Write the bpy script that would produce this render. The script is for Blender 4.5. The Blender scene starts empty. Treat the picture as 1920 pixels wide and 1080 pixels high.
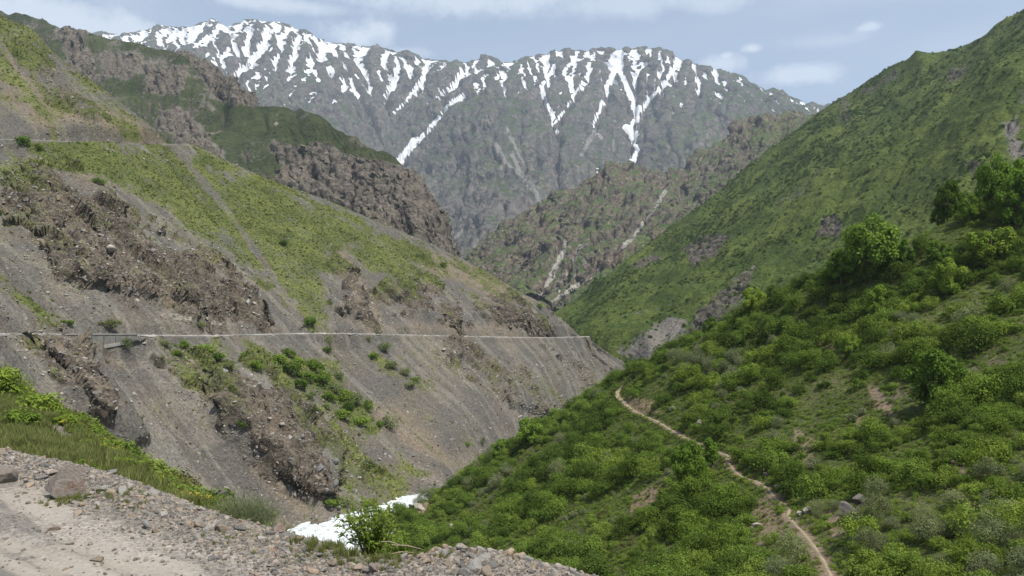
import bpy, math, random, time
import numpy as np
T0 = time.time()
R = math.radians
rng = np.random.default_rng(11)
random.seed(11)
scene = bpy.context.scene
COL = scene.collection

# ------------------------------------------------------------------ camera, sky, sun, exposure
F = 1493.0          # focal length in photograph pixels (about 28 mm on full frame)
HORIZ = 628.0       # pixel row of the horizon (the far road runs level with the eye)
cam_d = bpy.data.cameras.new('camera')
cam_d.sensor_width = 36.0
cam_d.lens = 36.0 * F / 1920.0
cam_d.shift_y = (HORIZ - 540.0) / 1920.0
cam_d.clip_start = 0.1
cam_d.clip_end = 40000
cam = bpy.data.objects.new('camera', cam_d)
cam.rotation_euler = (R(90), 0, 0)
COL.objects.link(cam)
scene.camera = cam

SUN_EL, SUN_AZ = R(60), R(138)      # azimuth measured clockwise from the view direction (+Y)
scene.view_settings.view_transform = 'Standard'
scene.view_settings.look = 'None'
scene.view_settings.gamma = 1.0
scene.view_settings.use_curve_mapping = False
scene.view_settings.exposure = 0.5
cy = scene.cycles
cy.use_denoising = True
cy.max_bounces = 6
cy.diffuse_bounces = 2
cy.glossy_bounces = 1
cy.transmission_bounces = 2
cy.transparent_max_bounces = 6
cy.volume_bounces = 0
cy.caustics_reflective = False
cy.caustics_refractive = False
cy.use_adaptive_sampling = False

sun_d = bpy.data.lights.new('sun', 'SUN')
sun_d.energy = 5.0
sun_d.angle = R(0.53)
sun_d.color = (1.0, 0.955, 0.89)
sun = bpy.data.objects.new('sun', sun_d)
sd = np.array([math.sin(SUN_AZ) * math.cos(SUN_EL), math.cos(SUN_AZ) * math.cos(SUN_EL), math.sin(SUN_EL)])
sun.rotation_euler = (math.pi / 2 - SUN_EL, 0, math.pi - SUN_AZ)
COL.objects.link(sun)


class NT:
    """small helper round a node tree"""
    def __init__(s, tree):
        s.t = tree
        tree.nodes.clear()

    def n(s, typ, ins=None, **attrs):
        nd = s.t.nodes.new(typ)
        for k, v in attrs.items():
            setattr(nd, k, v)
        for k, v in (ins or {}).items():
            sock = nd.inputs[k]
            if isinstance(v, bpy.types.NodeSocket):
                s.t.links.new(v, sock)
            else:
                sock.default_value = v
        return nd

    def math(s, op, a, b=0.0, c=None, clamp=False):
        ins = {0: a, 1: b}
        if c is not None:
            ins[2] = c
        return s.n('ShaderNodeMath', ins, operation=op, use_clamp=clamp).outputs[0]

    def vmath(s, op, a, b=(0, 0, 0)):
        nd = s.n('ShaderNodeVectorMath', {0: a, 1: b}, operation=op)
        return nd.outputs['Value'] if op in ('DISTANCE', 'LENGTH', 'DOT_PRODUCT') else nd.outputs[0]

    def mix(s, f, a, b, blend='MIX'):
        nd = s.n('ShaderNodeMix', data_type='RGBA', blend_type=blend)
        for k, v in ((0, f), (6, a), (7, b)):
            if isinstance(v, bpy.types.NodeSocket):
                s.t.links.new(v, nd.inputs[k])
            else:
                nd.inputs[k].default_value = v if k == 0 else (tuple(v) + (1,))[:4]
        return nd.outputs[2]

    def noise(s, vec, scale, detail=4.0, rough=0.55, out=0, dist=0.0):
        return s.n('ShaderNodeTexNoise', {'Vector': vec, 'Scale': scale, 'Detail': detail, 'Roughness': rough, 'Distortion': dist}).outputs[out]

    def step(s, v, lo, hi):
        return s.n('ShaderNodeMapRange', {0: v, 1: lo, 2: hi}, interpolation_type='SMOOTHSTEP').outputs[0]

    def rng(s, v, a, b, c, d):
        return s.n('ShaderNodeMapRange', {0: v, 1: a, 2: b, 3: c, 4: d}).outputs[0]


def world_dir(px, py):
    v = np.array([(px - 960) / F, 1.0, (HORIZ - py) / F])
    return tuple(v / np.linalg.norm(v))


def build_world():
    w = bpy.data.worlds.new('World')
    scene.world = w
    w.use_nodes = True
    t = NT(w.node_tree)
    sky = t.n('ShaderNodeTexSky', sky_type='NISHITA')
    sky.sun_disc = False
    sky.sun_elevation = SUN_EL
    sky.sun_rotation = SUN_AZ
    sky.altitude = 1600
    sky.air_density = 1.0
    sky.dust_density = 0.6
    sky.ozone_density = 1.6
    d = t.n('ShaderNodeTexCoord').outputs['Generated']
    sp = t.n('ShaderNodeSeparateXYZ', {0: d})
    z = t.math('MAXIMUM', sp.outputs[2], 0.06)
    cx = t.math('DIVIDE', sp.outputs[0], z)
    cyy = t.math('DIVIDE', sp.outputs[1], z)
    pl = t.n('ShaderNodeCombineXYZ', {0: cx, 1: cyy, 2: 0.37}).outputs[0]
    # thin high veil, stretched
    st = t.vmath('MULTIPLY', pl, (0.55, 1.0, 1.0))
    veil = t.noise(st, 1.15, 7.0, 0.56, dist=0.35)
    veil2 = t.noise(t.vmath('ADD', pl, (7.3, 2.1, 0)), 0.45, 3.0, 0.5)
    veil = t.math('ADD', t.math('MULTIPLY', veil, 0.65), t.math('MULTIPLY', veil2, 0.5))
    veil = t.math('MULTIPLY', t.step(veil, 0.48, 0.85), 0.30)
    # small fair-weather clouds: direction, radius
    fine = t.noise(d, 26.0, 6.0, 0.62)
    fine2 = t.noise(d, 9.0, 3.0, 0.5)
    tot = veil
    for (px, py, rx, ry, a) in [(672, 62, 62, 26, .62), (1356, 121, 44, 15, .45), (1490, 142, 75, 17, .45), (1362, 105, 13, 6, .5),
                                (1412, 91, 18, 8, .5), (520, 8, 170, 12, .45), (60, 40, 300, 40, .55), (860, 2, 260, 22, .45),
                                (1180, 8, 230, 22, .35), (1630, 52, 26, 8, .42), (1560, 75, 90, 14, .22), (760, 98, 50, 9, .3)]:
        v = t.vmath('SUBTRACT', d, world_dir(px, py))
        v = t.vmath('MULTIPLY', v, (F / rx, F / rx, F / ry))
        dist = t.vmath('LENGTH', v)
        q = t.math('ADD', dist, t.math('MULTIPLY', t.math('SUBTRACT', fine, 0.5), 2.6))
        q = t.math('ADD', q, t.math('MULTIPLY', t.math('SUBTRACT', fine2, 0.5), 1.6))
        m = t.math('MULTIPLY', t.math('SUBTRACT', 1.0, t.step(q, 0.1, 1.35)), a)
        tot = t.math('MAXIMUM', tot, m)
    cl = t.mix(0.30, sky.outputs[0], (5.4, 6.0, 6.3))
    cl = t.mix(t.math('MULTIPLY', tot, .8), cl, (8.2, 8.5, 8.9))
    bg = t.n('ShaderNodeBackground', {'Color': cl, 'Strength': 0.112})
    out = t.n('ShaderNodeOutputWorld')
    t.t.links.new(bg.outputs[0], out.inputs[0])


build_world()

# ------------------------------------------------------------------ numeric helpers
_PERM, _GRAD = {}, None


def pnoise(P, seed=0):
    global _GRAD
    if _GRAD is None:
        g = np.random.default_rng(5).normal(size=(256, 3))
        _GRAD = (g / np.linalg.norm(g, axis=1)[:, None]).astype(np.float32)
    if seed not in _PERM:
        p = np.random.default_rng(1000 + seed).permutation(256)
        _PERM[seed] = np.concatenate([p, p, p]).astype(np.int32)
    pm = _PERM[seed]
    P = np.asarray(P, dtype=np.float32)
    fl = np.floor(P)
    f = P - fl
    i = fl.astype(np.int32) & 255
    u = f * f * f * (f * (f * 6 - 15) + 10)
    out = np.zeros(len(P), np.float32)
    for dx in (0, 1):
        a = pm[i[:, 0] + dx]
        wx = u[:, 0] if dx else 1 - u[:, 0]
        for dy in (0, 1):
            b = pm[a + i[:, 1] + dy]
            wy = u[:, 1] if dy else 1 - u[:, 1]
            for dz in (0, 1):
                h = pm[b + i[:, 2] + dz] & 255
                wz = u[:, 2] if dz else 1 - u[:, 2]
                g = _GRAD[h]
                out += wx * wy * wz * (g[:, 0] * (f[:, 0] - dx) + g[:, 1] * (f[:, 1] - dy) + g[:, 2] * (f[:, 2] - dz))
    return out * 1.5


def fbm(P, period, octv=4, gain=0.5, seed=0, ridged=False):
    out = np.zeros(len(P), np.float32)
    a, tot = 1.0, 0.0
    Q = np.asarray(P, np.float32) / period
    for k in range(octv):
        n = pnoise(Q + 17.3 * k, seed + k)
        out += a * ((1 - 2 * np.abs(n)) if ridged else n)
        tot += a
        a *= gain
        Q = Q * 2.03
    return out / tot


def facet(P, axes, scales, seed=0, sel=None):
    """broken-rock relief: space is cut into skewed cells, each with its own tilted plane; values about -0.6..0.6.
    axes = three unit vectors (long, mid, short), scales = cell size along each; sel = subset of points to evaluate"""
    P = np.asarray(P, np.float64)
    out = np.zeros(len(P), np.float32)
    k = np.arange(len(P)) if sel is None else np.where(sel)[0]
    Q = (P[k] @ np.array(axes, float).T) / np.array(scales)
    base = np.floor(Q).astype(np.int64)
    best = np.full(len(k), 1e9)
    val = np.zeros(len(k))
    for dx in (-1, 0, 1):
        for dy in (-1, 0, 1):
            for dz in (-1, 0, 1):
                c = base + np.array([dx, dy, dz])
                h = (c[:, 0] * 73856093) ^ (c[:, 1] * 19349663) ^ (c[:, 2] * 83492791) ^ (seed * 2654435)
                r = []
                for _ in range(6):
                    h = (h * 1103515245 + 12345) & 0x7fffffff
                    r.append(((h >> 8) & 0xffff) / 65536.0)
                v = Q - c - np.stack(r[:3], 1)
                d = (v * v).sum(1)
                w = d < best
                best = np.where(w, d, best)
                pv = (r[3] - .5) * .9 + v[:, 0] * (r[4] - .5) * .9 + v[:, 1] * (r[5] - .5) * 1.3
                val = np.where(w, pv, val)
    out[k] = val
    return out


def ortho(long, hint):
    a = np.array(long, float)
    a /= np.linalg.norm(a)
    c = np.cross(a, hint)
    c /= np.linalg.norm(c)
    return [a, c, np.cross(a, c)]


def damp(rowt, at, width, keep):
    """1 where noise may act, small on the crest row and behind it"""
    return 1 - keep * np.where(rowt < at, 1.0, np.exp(-((rowt - at) / width)**2))


def sstep(x, a, b):
    t = np.clip((x - a) / (b - a), 0, 1)
    return t * t * (3 - 2 * t)


def W(px, py, Y):
    """point at depth Y (metres) in the direction of photograph pixel px,py"""
    return ((px - 960.0) / F * Y, Y, (HORIZ - py) / F * Y)


def cat(P, t):
    """Catmull-Rom through rows of P (n,k) at parameters t in 0..n-1"""
    P = np.asarray(P, float)
    n = len(P)
    i = np.clip(np.floor(t).astype(int), 0, n - 2)
    f = (t - i).reshape((-1,) + (1,) * (P.ndim - 1))
    p1, p2 = P[i], P[i + 1]
    p0 = np.where((i > 0).reshape(f.shape), P[np.maximum(i - 1, 0)], 2 * p1 - p2)
    p3 = np.where((i < n - 2).reshape(f.shape), P[np.minimum(i + 2, n - 1)], 2 * p2 - p1)
    m1, m2 = (p2 - p0) * .5, (p3 - p1) * .5
    return (2 * f**3 - 3 * f**2 + 1) * p1 + (f**3 - 2 * f**2 + f) * m1 + (-2 * f**3 + 3 * f**2) * p2 + (f**3 - f**2) * m2


def resample(row, n, lin=False, bydir=False):
    P = np.array(row, float)
    if bydir:                                      # even steps of viewing direction, so that rows of one landform stay aligned
        d = P[:, 0] / P[:, 1]
        return cat(P, np.interp(np.linspace(d[0], d[-1], n), d, np.arange(len(P))))
    d = np.concatenate([[0], np.cumsum(np.linalg.norm(np.diff(P, axis=0), axis=1))])
    s = np.linspace(0, d[-1], n)
    t = np.interp(s, d, np.arange(len(P)))
    if lin:
        return np.stack([np.interp(s, d, P[:, k]) for k in range(3)], 1)
    return cat(P, t)


def upsample(G):
    """double the resolution of a (v,u,k) grid"""
    for ax in (0, 1):
        G = np.moveaxis(G, ax, 0)
        n = len(G)
        H = np.empty((2 * n - 1,) + G.shape[1:])
        H[::2] = G
        H[1::2] = (G[:-1] + G[1:]) * .5
        if n > 4:
            H[3:-3:2] = (9 * (G[1:-2] + G[2:-1]) - (G[:-3] + G[3:])) / 16
        G = np.moveaxis(H, 0, ax)
    return G


def grid_normals(G):
    du = np.gradient(G, axis=1)
    dv = np.gradient(G, axis=0)
    n = np.cross(du, dv)
    n /= np.maximum(np.linalg.norm(n, axis=2, keepdims=True), 1e-9)
    n *= np.where(n[..., 2:3] < 0, -1, 1)
    return n


def erode(G, iters, K, m=0.45, keep=None, diff=0.0):
    """stream-power incision on a lofted grid: carves branching gullies, returns (grid, flow)"""
    nv, nu, _ = G.shape
    z = G[..., 2].copy()
    X, Y = G[..., 0], G[..., 1]
    N = nv * nu
    idx = np.arange(N).reshape(nv, nu)
    cell = np.linalg.norm(np.cross(np.gradient(G, axis=1), np.gradient(G, axis=0)), axis=2).ravel()
    edge = np.zeros((nv, nu), bool)
    edge[0] = edge[-1] = True
    edge = edge.ravel()
    A = None
    for it in range(iters):
        best = np.zeros((nv, nu))
        rec = idx.copy()
        bd = np.ones((nv, nu))
        for dv in (-1, 0, 1):
            for du in (-1, 0, 1):
                if not (dv or du):
                    continue
                a = (slice(max(0, -dv), nv - max(0, dv)), slice(max(0, -du), nu - max(0, du)))
                b = (slice(max(0, dv), nv - max(0, -dv)), slice(max(0, du), nu - max(0, -du)))
                dd = np.hypot(X[a] - X[b], Y[a] - Y[b]) + 1e-6
                s = (z[a] - z[b]) / dd
                w = s > best[a]
                best[a] = np.where(w, s, best[a])
                rec[a] = np.where(w, idx[b], rec[a])
                bd[a] = np.where(w, dd, bd[a])
        order = np.argsort(z.ravel())
        ol, rl = order.tolist(), rec.ravel().tolist()
        Al = cell.tolist()
        for i in reversed(ol):
            r = rl[i]
            if r != i:
                Al[r] += Al[i]
        A = np.array(Al)
        k = K * A**m / bd.ravel()
        if keep is not None:
            k = k * keep.ravel()
        k[edge] = 0
        kl, zl = k.tolist(), z.ravel().tolist()
        for i in ol:
            r = rl[i]
            if r != i:
                kk = kl[i]
                zl[i] = (zl[i] + kk * zl[r]) / (1 + kk)
        z = np.array(zl).reshape(nv, nu)
        if diff:
            L = np.zeros_like(z)
            L[1:-1, 1:-1] = (z[:-2, 1:-1] + z[2:, 1:-1] + z[1:-1, :-2] + z[1:-1, 2:]) / 4 - z[1:-1, 1:-1]
            z = z + diff * L
    G = G.copy()
    G[..., 2] = z
    flow = np.log(A / np.median(cell)).reshape(nv, nu)
    return G, flow


def poly_sd(px, py, poly):
    """signed distance (positive inside) of pixels to a polygon"""
    x, y = px, py
    inside = np.zeros(len(x), bool)
    d = np.full(len(x), 1e9)
    n = len(poly)
    for k in range(n):
        x1, y1 = poly[k]
        x2, y2 = poly[(k + 1) % n]
        if y1 != y2:
            c = ((y1 > y) != (y2 > y)) & (x < (x2 - x1) * (y - y1) / (y2 - y1) + x1)
            inside ^= c
        L = (x2 - x1)**2 + (y2 - y1)**2 + 1e-9
        t = np.clip(((x - x1) * (x2 - x1) + (y - y1) * (y2 - y1)) / L, 0, 1)
        d = np.minimum(d, np.hypot(x - x1 - t * (x2 - x1), y - y1 - t * (y2 - y1)))
    return np.where(inside, d, -d)


def line_d(px, py, pts):
    d = np.full(len(px), 1e9)
    for (x1, y1), (x2, y2) in zip(pts[:-1], pts[1:]):
        L = (x2 - x1)**2 + (y2 - y1)**2 + 1e-9
        t = np.clip(((px - x1) * (x2 - x1) + (py - y1) * (y2 - y1)) / L, 0, 1)
        d = np.minimum(d, np.hypot(px - x1 - t * (x2 - x1), py - y1 - t * (y2 - y1)))
    return d


class Land:
    """one landform: a lofted, eroded, displaced sheet with per-vertex ground cover"""
    def __init__(s, rows, nu, nv, weights=None, lin=False, crest=0, bydir=False):
        nu, nv = nu // 2, nv // 2
        RR = np.stack([resample(r, nu, lin, bydir) for r in rows])          # (rows,nu,3)
        k = len(rows)
        w = np.array(weights or [1] * (k - 1), float)
        cum = np.concatenate([[0], np.cumsum(w)])
        s_ = np.linspace(0, cum[-1], nv)
        t = np.interp(s_, cum, np.arange(k))
        s.G = cat(RR, t)
        if crest:                                  # straight fall behind the crest row, smooth slope in front of it
            i = np.clip(np.floor(t).astype(int), 0, k - 2)
            f = (t - i)[:, None, None]
            s.G = np.where((t < crest)[:, None, None], RR[i] * (1 - f) + RR[i + 1] * f, s.G)
        s.rowt = t
        s.flow = np.zeros(s.G.shape[:2])
        s.m = {}

    def flat(s):
        return s.G.reshape(-1, 3)

    def disp(s, d, vertical=False):
        d = d.reshape(s.G.shape[:2])[..., None]
        if vertical:
            s.G[..., 2:3] += d
        else:
            s.G += grid_normals(s.G) * d

    def erode(s, *a, **k):
        s.G, s.flow = erode(s.G, *a, **k)

    def up(s):
        s.G = upsample(s.G)
        s.flow = upsample(s.flow[..., None])[..., 0]
        n = len(s.rowt)
        s.rowt = np.interp(np.linspace(0, n - 1, 2 * n - 1), np.arange(n), s.rowt)

    def project(s):
        P = s.flat()
        y = np.maximum(P[:, 1], 0.5)
        s.px = 960 + F * P[:, 0] / y
        s.py = HORIZ - F * P[:, 2] / y
        s.Yd = P[:, 1]
        s.nrm = grid_normals(s.G).reshape(-1, 3)

    def uvnoise(s, pu, pv, octv=4, seed=0, gain=.55, skew=0.0, ridged=False):
        """noise in sheet coordinates: pu metres across, pv metres down the fall line"""
        nv, nu = s.G.shape[:2]
        lu = np.linalg.norm(np.diff(s.G[nv // 2], axis=0), axis=1).sum()
        lv = np.linalg.norm(np.diff(s.G[:, nu // 2], axis=0), axis=1).sum()
        U, V = np.meshgrid(np.linspace(0, lu, nu), np.linspace(0, lv, nv))
        Q = np.stack([(U.ravel() + skew * V.ravel()) / pu, V.ravel() / pv, np.zeros(nu * nv) + seed * .77], 1)
        return fbm(Q, 1.0, octv, gain, seed, ridged)

    def mask(s, polys, soft=6.0, amp=10.0, wob=None):
        """blend of weighted photo-space polygons (weight, points) on the surface"""
        out = np.zeros(len(s.px))
        for wgt, poly in polys:
            a = np.array(poly)
            lo, hi = a.min(0) - 40, a.max(0) + 40
            k = np.where((s.px > lo[0]) & (s.px < hi[0]) & (s.py > lo[1]) & (s.py < hi[1]))[0]
            if len(k) == 0:
                continue
            sd_ = poly_sd(s.px[k], s.py[k], poly)
            if wob is not None:
                sd_ = sd_ + wob[k] * amp
            out[k] = np.maximum(out[k], wgt * sstep(sd_, -soft, soft))
        return out

    def lines(s, lines, wob=None, amp=4.0):
        out = np.zeros(len(s.px))
        for wgt, width, pts in lines:
            a = np.array(pts)
            lo, hi = a.min(0) - 60, a.max(0) + 60
            k = np.where((s.px > lo[0]) & (s.px < hi[0]) & (s.py > lo[1]) & (s.py < hi[1]))[0]
            if len(k) == 0:
                continue
            d = line_d(s.px[k], s.py[k], pts)
            if wob is not None:
                d = d + wob[k] * amp
            out[k] = np.maximum(out[k], wgt * (1 - sstep(d, width * .4, width)))
        return out

    def pick(s, px, py):
        """surface vertex seen at a photograph pixel"""
        if not hasattr(s, 'px'):
            s.project()
        d = np.hypot(s.px - px, s.py - py)
        k = np.where(d < max(5.0, d.min() + 1.0))[0]
        near = k[s.Yd[k] < s.Yd[k].min() * 1.06]
        return int(near[np.argmin(d[near])])

    def point(s, px, py):
        return s.flat()[s.pick(px, py)].copy()

    def build(s, name, mat, label, attrs):
        nv, nu = s.G.shape[:2]
        o = grid_object(name, s.G, mat)
        me = o.data
        for an, chans in attrs.items():
            at = me.attributes.new(an, 'FLOAT_COLOR', 'POINT')
            buf = np.zeros((nv * nu, 4), np.float32)
            for k, c in enumerate(chans):
                if c is not None:
                    buf[:, k] = np.clip(np.asarray(c).ravel(), 0, 1)
            at.data.foreach_set('color', buf.ravel())
        o['kind'] = 'structure'
        o['label'] = label
        s.obj = o
        return o


def mesh_np(name, V, Fq, mat=None, smooth=True):
    """mesh from vertex array and an (n,3|4) face array"""
    me = bpy.data.meshes.new(name)
    V = np.asarray(V, np.float32)
    Fq = np.asarray(Fq, np.int32)
    k = Fq.shape[1]
    me.vertices.add(len(V))
    me.vertices.foreach_set('co', V.ravel())
    me.loops.add(Fq.size)
    me.loops.foreach_set('vertex_index', Fq.ravel())
    me.polygons.add(len(Fq))
    me.polygons.foreach_set('loop_start', np.arange(0, Fq.size, k, dtype=np.int32))
    me.polygons.foreach_set('loop_total', np.full(len(Fq), k, np.int32))
    me.polygons.foreach_set('use_smooth', np.full(len(Fq), smooth, bool))
    if mat is not None:
        me.materials.append(mat)
    me.update(calc_edges=True)
    return me


def link(name, me, parent=None):
    o = bpy.data.objects.new(name, me)
    COL.objects.link(o)
    if parent is not None:
        o.parent = parent
    return o


def tag(o, label, cat=None, group=None, kind=None):
    o['label'] = label
    if cat:
        o['category'] = cat
    if group:
        o['group'] = group
    if kind:
        o['kind'] = kind
    return o


def grid_faces(nv, nu):
    i = np.arange(nv * nu).reshape(nv, nu)
    return np.stack([i[:-1, :-1], i[1:, :-1], i[1:, 1:], i[:-1, 1:]], -1).reshape(-1, 4)


def grid_object(name, G, mat, smooth=True):
    nv, nu = G.shape[:2]
    Fq = grid_faces(nv, nu)
    n = np.cross(G[0, 1] - G[0, 0], G[1, 0] - G[0, 0])
    mid = np.cross(G[nv // 2, nu // 2 + 1] - G[nv // 2, nu // 2], G[nv // 2 + 1, nu // 2] - G[nv // 2, nu // 2])
    if mid[2] > 0:
        Fq = Fq[:, ::-1]
    return link(name, mesh_np(name, G.reshape(-1, 3), Fq, mat, smooth))


def log(*a):
    print('[%.1fs]' % (time.time() - T0), *a)

# ------------------------------------------------------------------ materials
def new_mat(name):
    m = bpy.data.materials.new(name)
    m.use_nodes = True
    return m, NT(m.node_tree)


def finish(m, t, col, rough=0.9, bump=None, spec=0.15, bdist=1.0, bstr=1.0):
    ins = {'Base Color': col, 'Roughness': rough, 'Specular IOR Level': spec}
    if bump is not None:
        ins['Normal'] = t.n('ShaderNodeBump', {'Height': bump, 'Strength': bstr, 'Distance': bdist}).outputs[0]
    p = t.n('ShaderNodeBsdfPrincipled', ins)
    o = t.n('ShaderNodeOutputMaterial')
    t.t.links.new(p.outputs[0], o.inputs[0])
    return m


def terrain_mat(name, sc, scree, scree2, rockA, rockB, grassA, grassB, soil, bump=0.7, snow=False, grassC=None, gs=(.36, .64)):
    """ground cover from the sheet's own masks: m1 = grass, rock, snow; m2 = streak, soil, pale debris.  sc = size in metres of the finest grain"""
    m, t = new_mat(name)
    pos = t.n('ShaderNodeNewGeometry').outputs['Position']
    a1 = t.n('ShaderNodeSeparateColor', {0: t.n('ShaderNodeAttribute', attribute_name='m1').outputs['Color']})
    a2 = t.n('ShaderNodeSeparateColor', {0: t.n('ShaderNodeAttribute', attribute_name='m2').outputs['Color']})
    big = t.noise(pos, 1 / (sc * 60), 4, 0.55)
    mid = t.noise(pos, 1 / (sc * 14), 4, 0.6)
    fin = t.noise(pos, 1 / (sc * 3), 3, 0.65)
    grit = t.n('ShaderNodeTexVoronoi', {'Vector': pos, 'Scale': 1 / (sc * 1.6)}).outputs['Color']
    grit = t.n('ShaderNodeSeparateColor', {0: grit}).outputs[0]
    gr = t.math('ADD', t.math('MULTIPLY', fin, 0.6), t.math('MULTIPLY', grit, 0.4))
    sc_c = t.mix(t.step(t.math('ADD', a2.outputs[0], t.math('MULTIPLY', t.math('SUBTRACT', mid, .5), .6)), .25, .75), scree, scree2)
    sc_c = t.mix(a2.outputs[1], sc_c, soil)
    val = t.rng(gr, 0.2, 0.8, 0.62, 1.38)
    sc_c = t.mix(1.0, sc_c, t.n('ShaderNodeCombineColor', {0: val, 1: val, 2: val}).outputs[0], 'MULTIPLY')
    rk = t.mix(t.step(t.math('ADD', t.math('MULTIPLY', mid, .5), t.math('MULTIPLY', fin, .5)), .36, .64), rockA, rockB)
    rk = t.mix(t.math('MULTIPLY', t.step(big, .5, .72), .5), rk, soil)
    cr = t.n('ShaderNodeTexVoronoi', {'Vector': t.vmath('ADD', pos, t.vmath('MULTIPLY', t.noise(pos, 1 / (sc * 8), 3, .6, out=1), (sc * 6, sc * 6, sc * 6))), 'Scale': 1 / (sc * 7)}, feature='DISTANCE_TO_EDGE').outputs['Distance']
    rv = t.math('MULTIPLY', t.rng(gr, .2, .8, .6, 1.4), t.rng(cr, 0, .10, .86, 1.0))
    rk = t.mix(1.0, rk, t.n('ShaderNodeCombineColor', {0: rv, 1: rv, 2: rv}).outputs[0], 'MULTIPLY')
    gc = t.mix(t.step(t.math('ADD', t.math('MULTIPLY', big, .55), t.math('MULTIPLY', mid, .45)), .40, .62), grassA, grassB)
    if grassC:
        gc = t.mix(t.math('MULTIPLY', t.step(t.math('ADD', t.math('MULTIPLY', mid, .4), t.math('MULTIPLY', fin, .6)), .5, .66), .8), gc, grassC)
    gv = t.rng(gr, .2, .8, .55, 1.45)
    gc = t.mix(1.0, gc, t.n('ShaderNodeCombineColor', {0: gv, 1: gv, 2: gv}).outputs[0], 'MULTIPLY')
    jit = t.math('ADD', t.math('MULTIPLY', t.math('SUBTRACT', mid, .5), .7), t.math('MULTIPLY', t.math('SUBTRACT', fin, .5), .8))
    fr = t.step(t.math('ADD', a1.outputs[1], t.math('MULTIPLY', jit, 1.0)), .38, .58)
    fg = t.step(t.math('ADD', a1.outputs[0], t.math('MULTIPLY', jit, 1.25 if gs[0] < .3 else 1.0)), gs[0], gs[1])
    c = t.mix(fr, sc_c, rk)
    c = t.mix(fg, c, gc)
    fd = t.step(t.math('ADD', a2.outputs[2], t.math('MULTIPLY', jit, .6)), .4, .6)
    c = t.mix(t.math('MULTIPLY', fd, .85), c, tuple(min(.6, v * 1.9) for v in scree2))
    h = t.math('ADD', t.math('MULTIPLY', mid, 1.5), t.math('ADD', t.math('MULTIPLY', fin, .7), t.math('MULTIPLY', grit, .25)))
    h = t.math('ADD', h, t.math('MULTIPLY', t.math('MULTIPLY', t.n('ShaderNodeTexNoise', {'Vector': pos, 'Scale': 1 / (sc * 9), 'Detail': 4.0, 'Roughness': .6}, noise_type='RIDGED_MULTIFRACTAL').outputs[0], fr), .9))
    if snow:
        fs = t.step(t.math('ADD', a1.outputs[2], t.math('MULTIPLY', jit, .42)), .45, .56)
        c = t.mix(fs, c, t.mix(t.step(mid, .3, .7), (.60, .61, .62), (.72, .73, .76)))
        h = t.math('MULTIPLY', h, t.math('SUBTRACT', 1.0, t.math('MULTIPLY', fs, .9)))
    return finish(m, t, c, .93, h, .08, sc * 2.2, bump)

# ------------------------------------------------------------------ far to near: the landforms
def wrow(*pts):
    return [W(*p) for p in pts]


def backrow(row, dx, dy, dz):
    return [(p[0] + dx, p[1] + dy, p[2] + dz) for p in row]


# ---- base sheet under everything
gm, gt = new_mat('valley_floor')
gpos = gt.n('ShaderNodeNewGeometry').outputs['Position']
finish(gm, gt, gt.mix(gt.noise(gpos, .01, 5), (.13, .13, .12), (.07, .09, .04)))
gx = np.linspace(-8500, 8500, 40)
GX, GY = np.meshgrid(gx, np.linspace(-2500, 8500, 40))
g = grid_object('ground', np.stack([GX, GY, np.full_like(GX, -92.0)], -1), gm)
tag(g, 'dim valley floor beneath the mountain slopes', kind='structure')

# ---- snow mountain
ridge = wrow((-420, 120, 5600), (-200, 92, 5500), (0, 78, 5400), (100, 64, 5400), (190, 69, 5400), (300, 64, 5350), (345, 50, 5300), (385, 42, 5300),
             (420, 56, 5300), (470, 52, 5250), (505, 50, 5250), (530, 43, 5250), (565, 52, 5200), (600, 70, 5200), (640, 85, 5200), (700, 94, 5200), (760, 100, 5200),
             (800, 110, 5200), (860, 122, 5200), (900, 118, 5150), (940, 115, 5100), (980, 105, 5100), (1020, 96, 5100), (1060, 94, 5100),
             (1110, 98, 5100), (1160, 97, 5050), (1220, 88, 5050), (1260, 94, 5000), (1300, 112, 5000), (1340, 135, 4950), (1400, 152, 4900),
             (1450, 168, 4850), (1500, 183, 4800), (1555, 197, 4800), (1700, 250, 4750), (1900, 320, 4700), (2200, 400, 4700))
ridge = backrow(ridge, 0, 0, -24)
S = Land([backrow(ridge, 0, 1500, -900), backrow(ridge, 0, 110, -60), ridge,
          wrow((-420, 220, 4900), (0, 180, 4800), (350, 150, 4750), (560, 170, 4600), (760, 190, 4850), (940, 185, 4450), (1060, 180, 4700), (1185, 180, 4750), (1300, 185, 4550), (1500, 240, 4450), (1900, 380, 4400), (2200, 450, 4400)),
          wrow((-420, 320, 4200), (0, 290, 4200), (350, 260, 4200), (560, 280, 4050), (750, 300, 4350), (940, 290, 3800), (1060, 280, 4050), (1185, 300, 4250), (1320, 290, 3950), (1500, 330, 3900), (1900, 450, 3900), (2200, 500, 3900)),
          wrow((-420, 430, 3500), (0, 420, 3500), (350, 400, 3500), (560, 410, 3400), (760, 420, 3600), (940, 400, 3200), (1060, 400, 3400), (1185, 410, 3600), (1330, 400, 3350), (1500, 430, 3400), (1900, 520, 3400), (2200, 540, 3400)),
          wrow((-420, 560, 2700), (0, 560, 2700), (350, 560, 2700), (560, 560, 2650), (780, 560, 2650), (940, 540, 2600), (1100, 560, 2700), (1330, 560, 2700), (1500, 570, 2700), (1900, 600, 2700), (2200, 610, 2700))],
         660, 350, [.4, .1, 1, 1, 1, .8], crest=2)
P = S.flat()
rowt = np.repeat(S.rowt[:, None], S.G.shape[1], 1).ravel()
near_ridge = np.exp(-((rowt - 2) / .10)**2)
d = fbm(P, 900, 5, .5, 20, ridged=True) * 120 + fbm(P, 330, 3, .55, 30) * 60
S.disp(d * damp(rowt, 2, .10, .95), vertical=True)
S.project()
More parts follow.
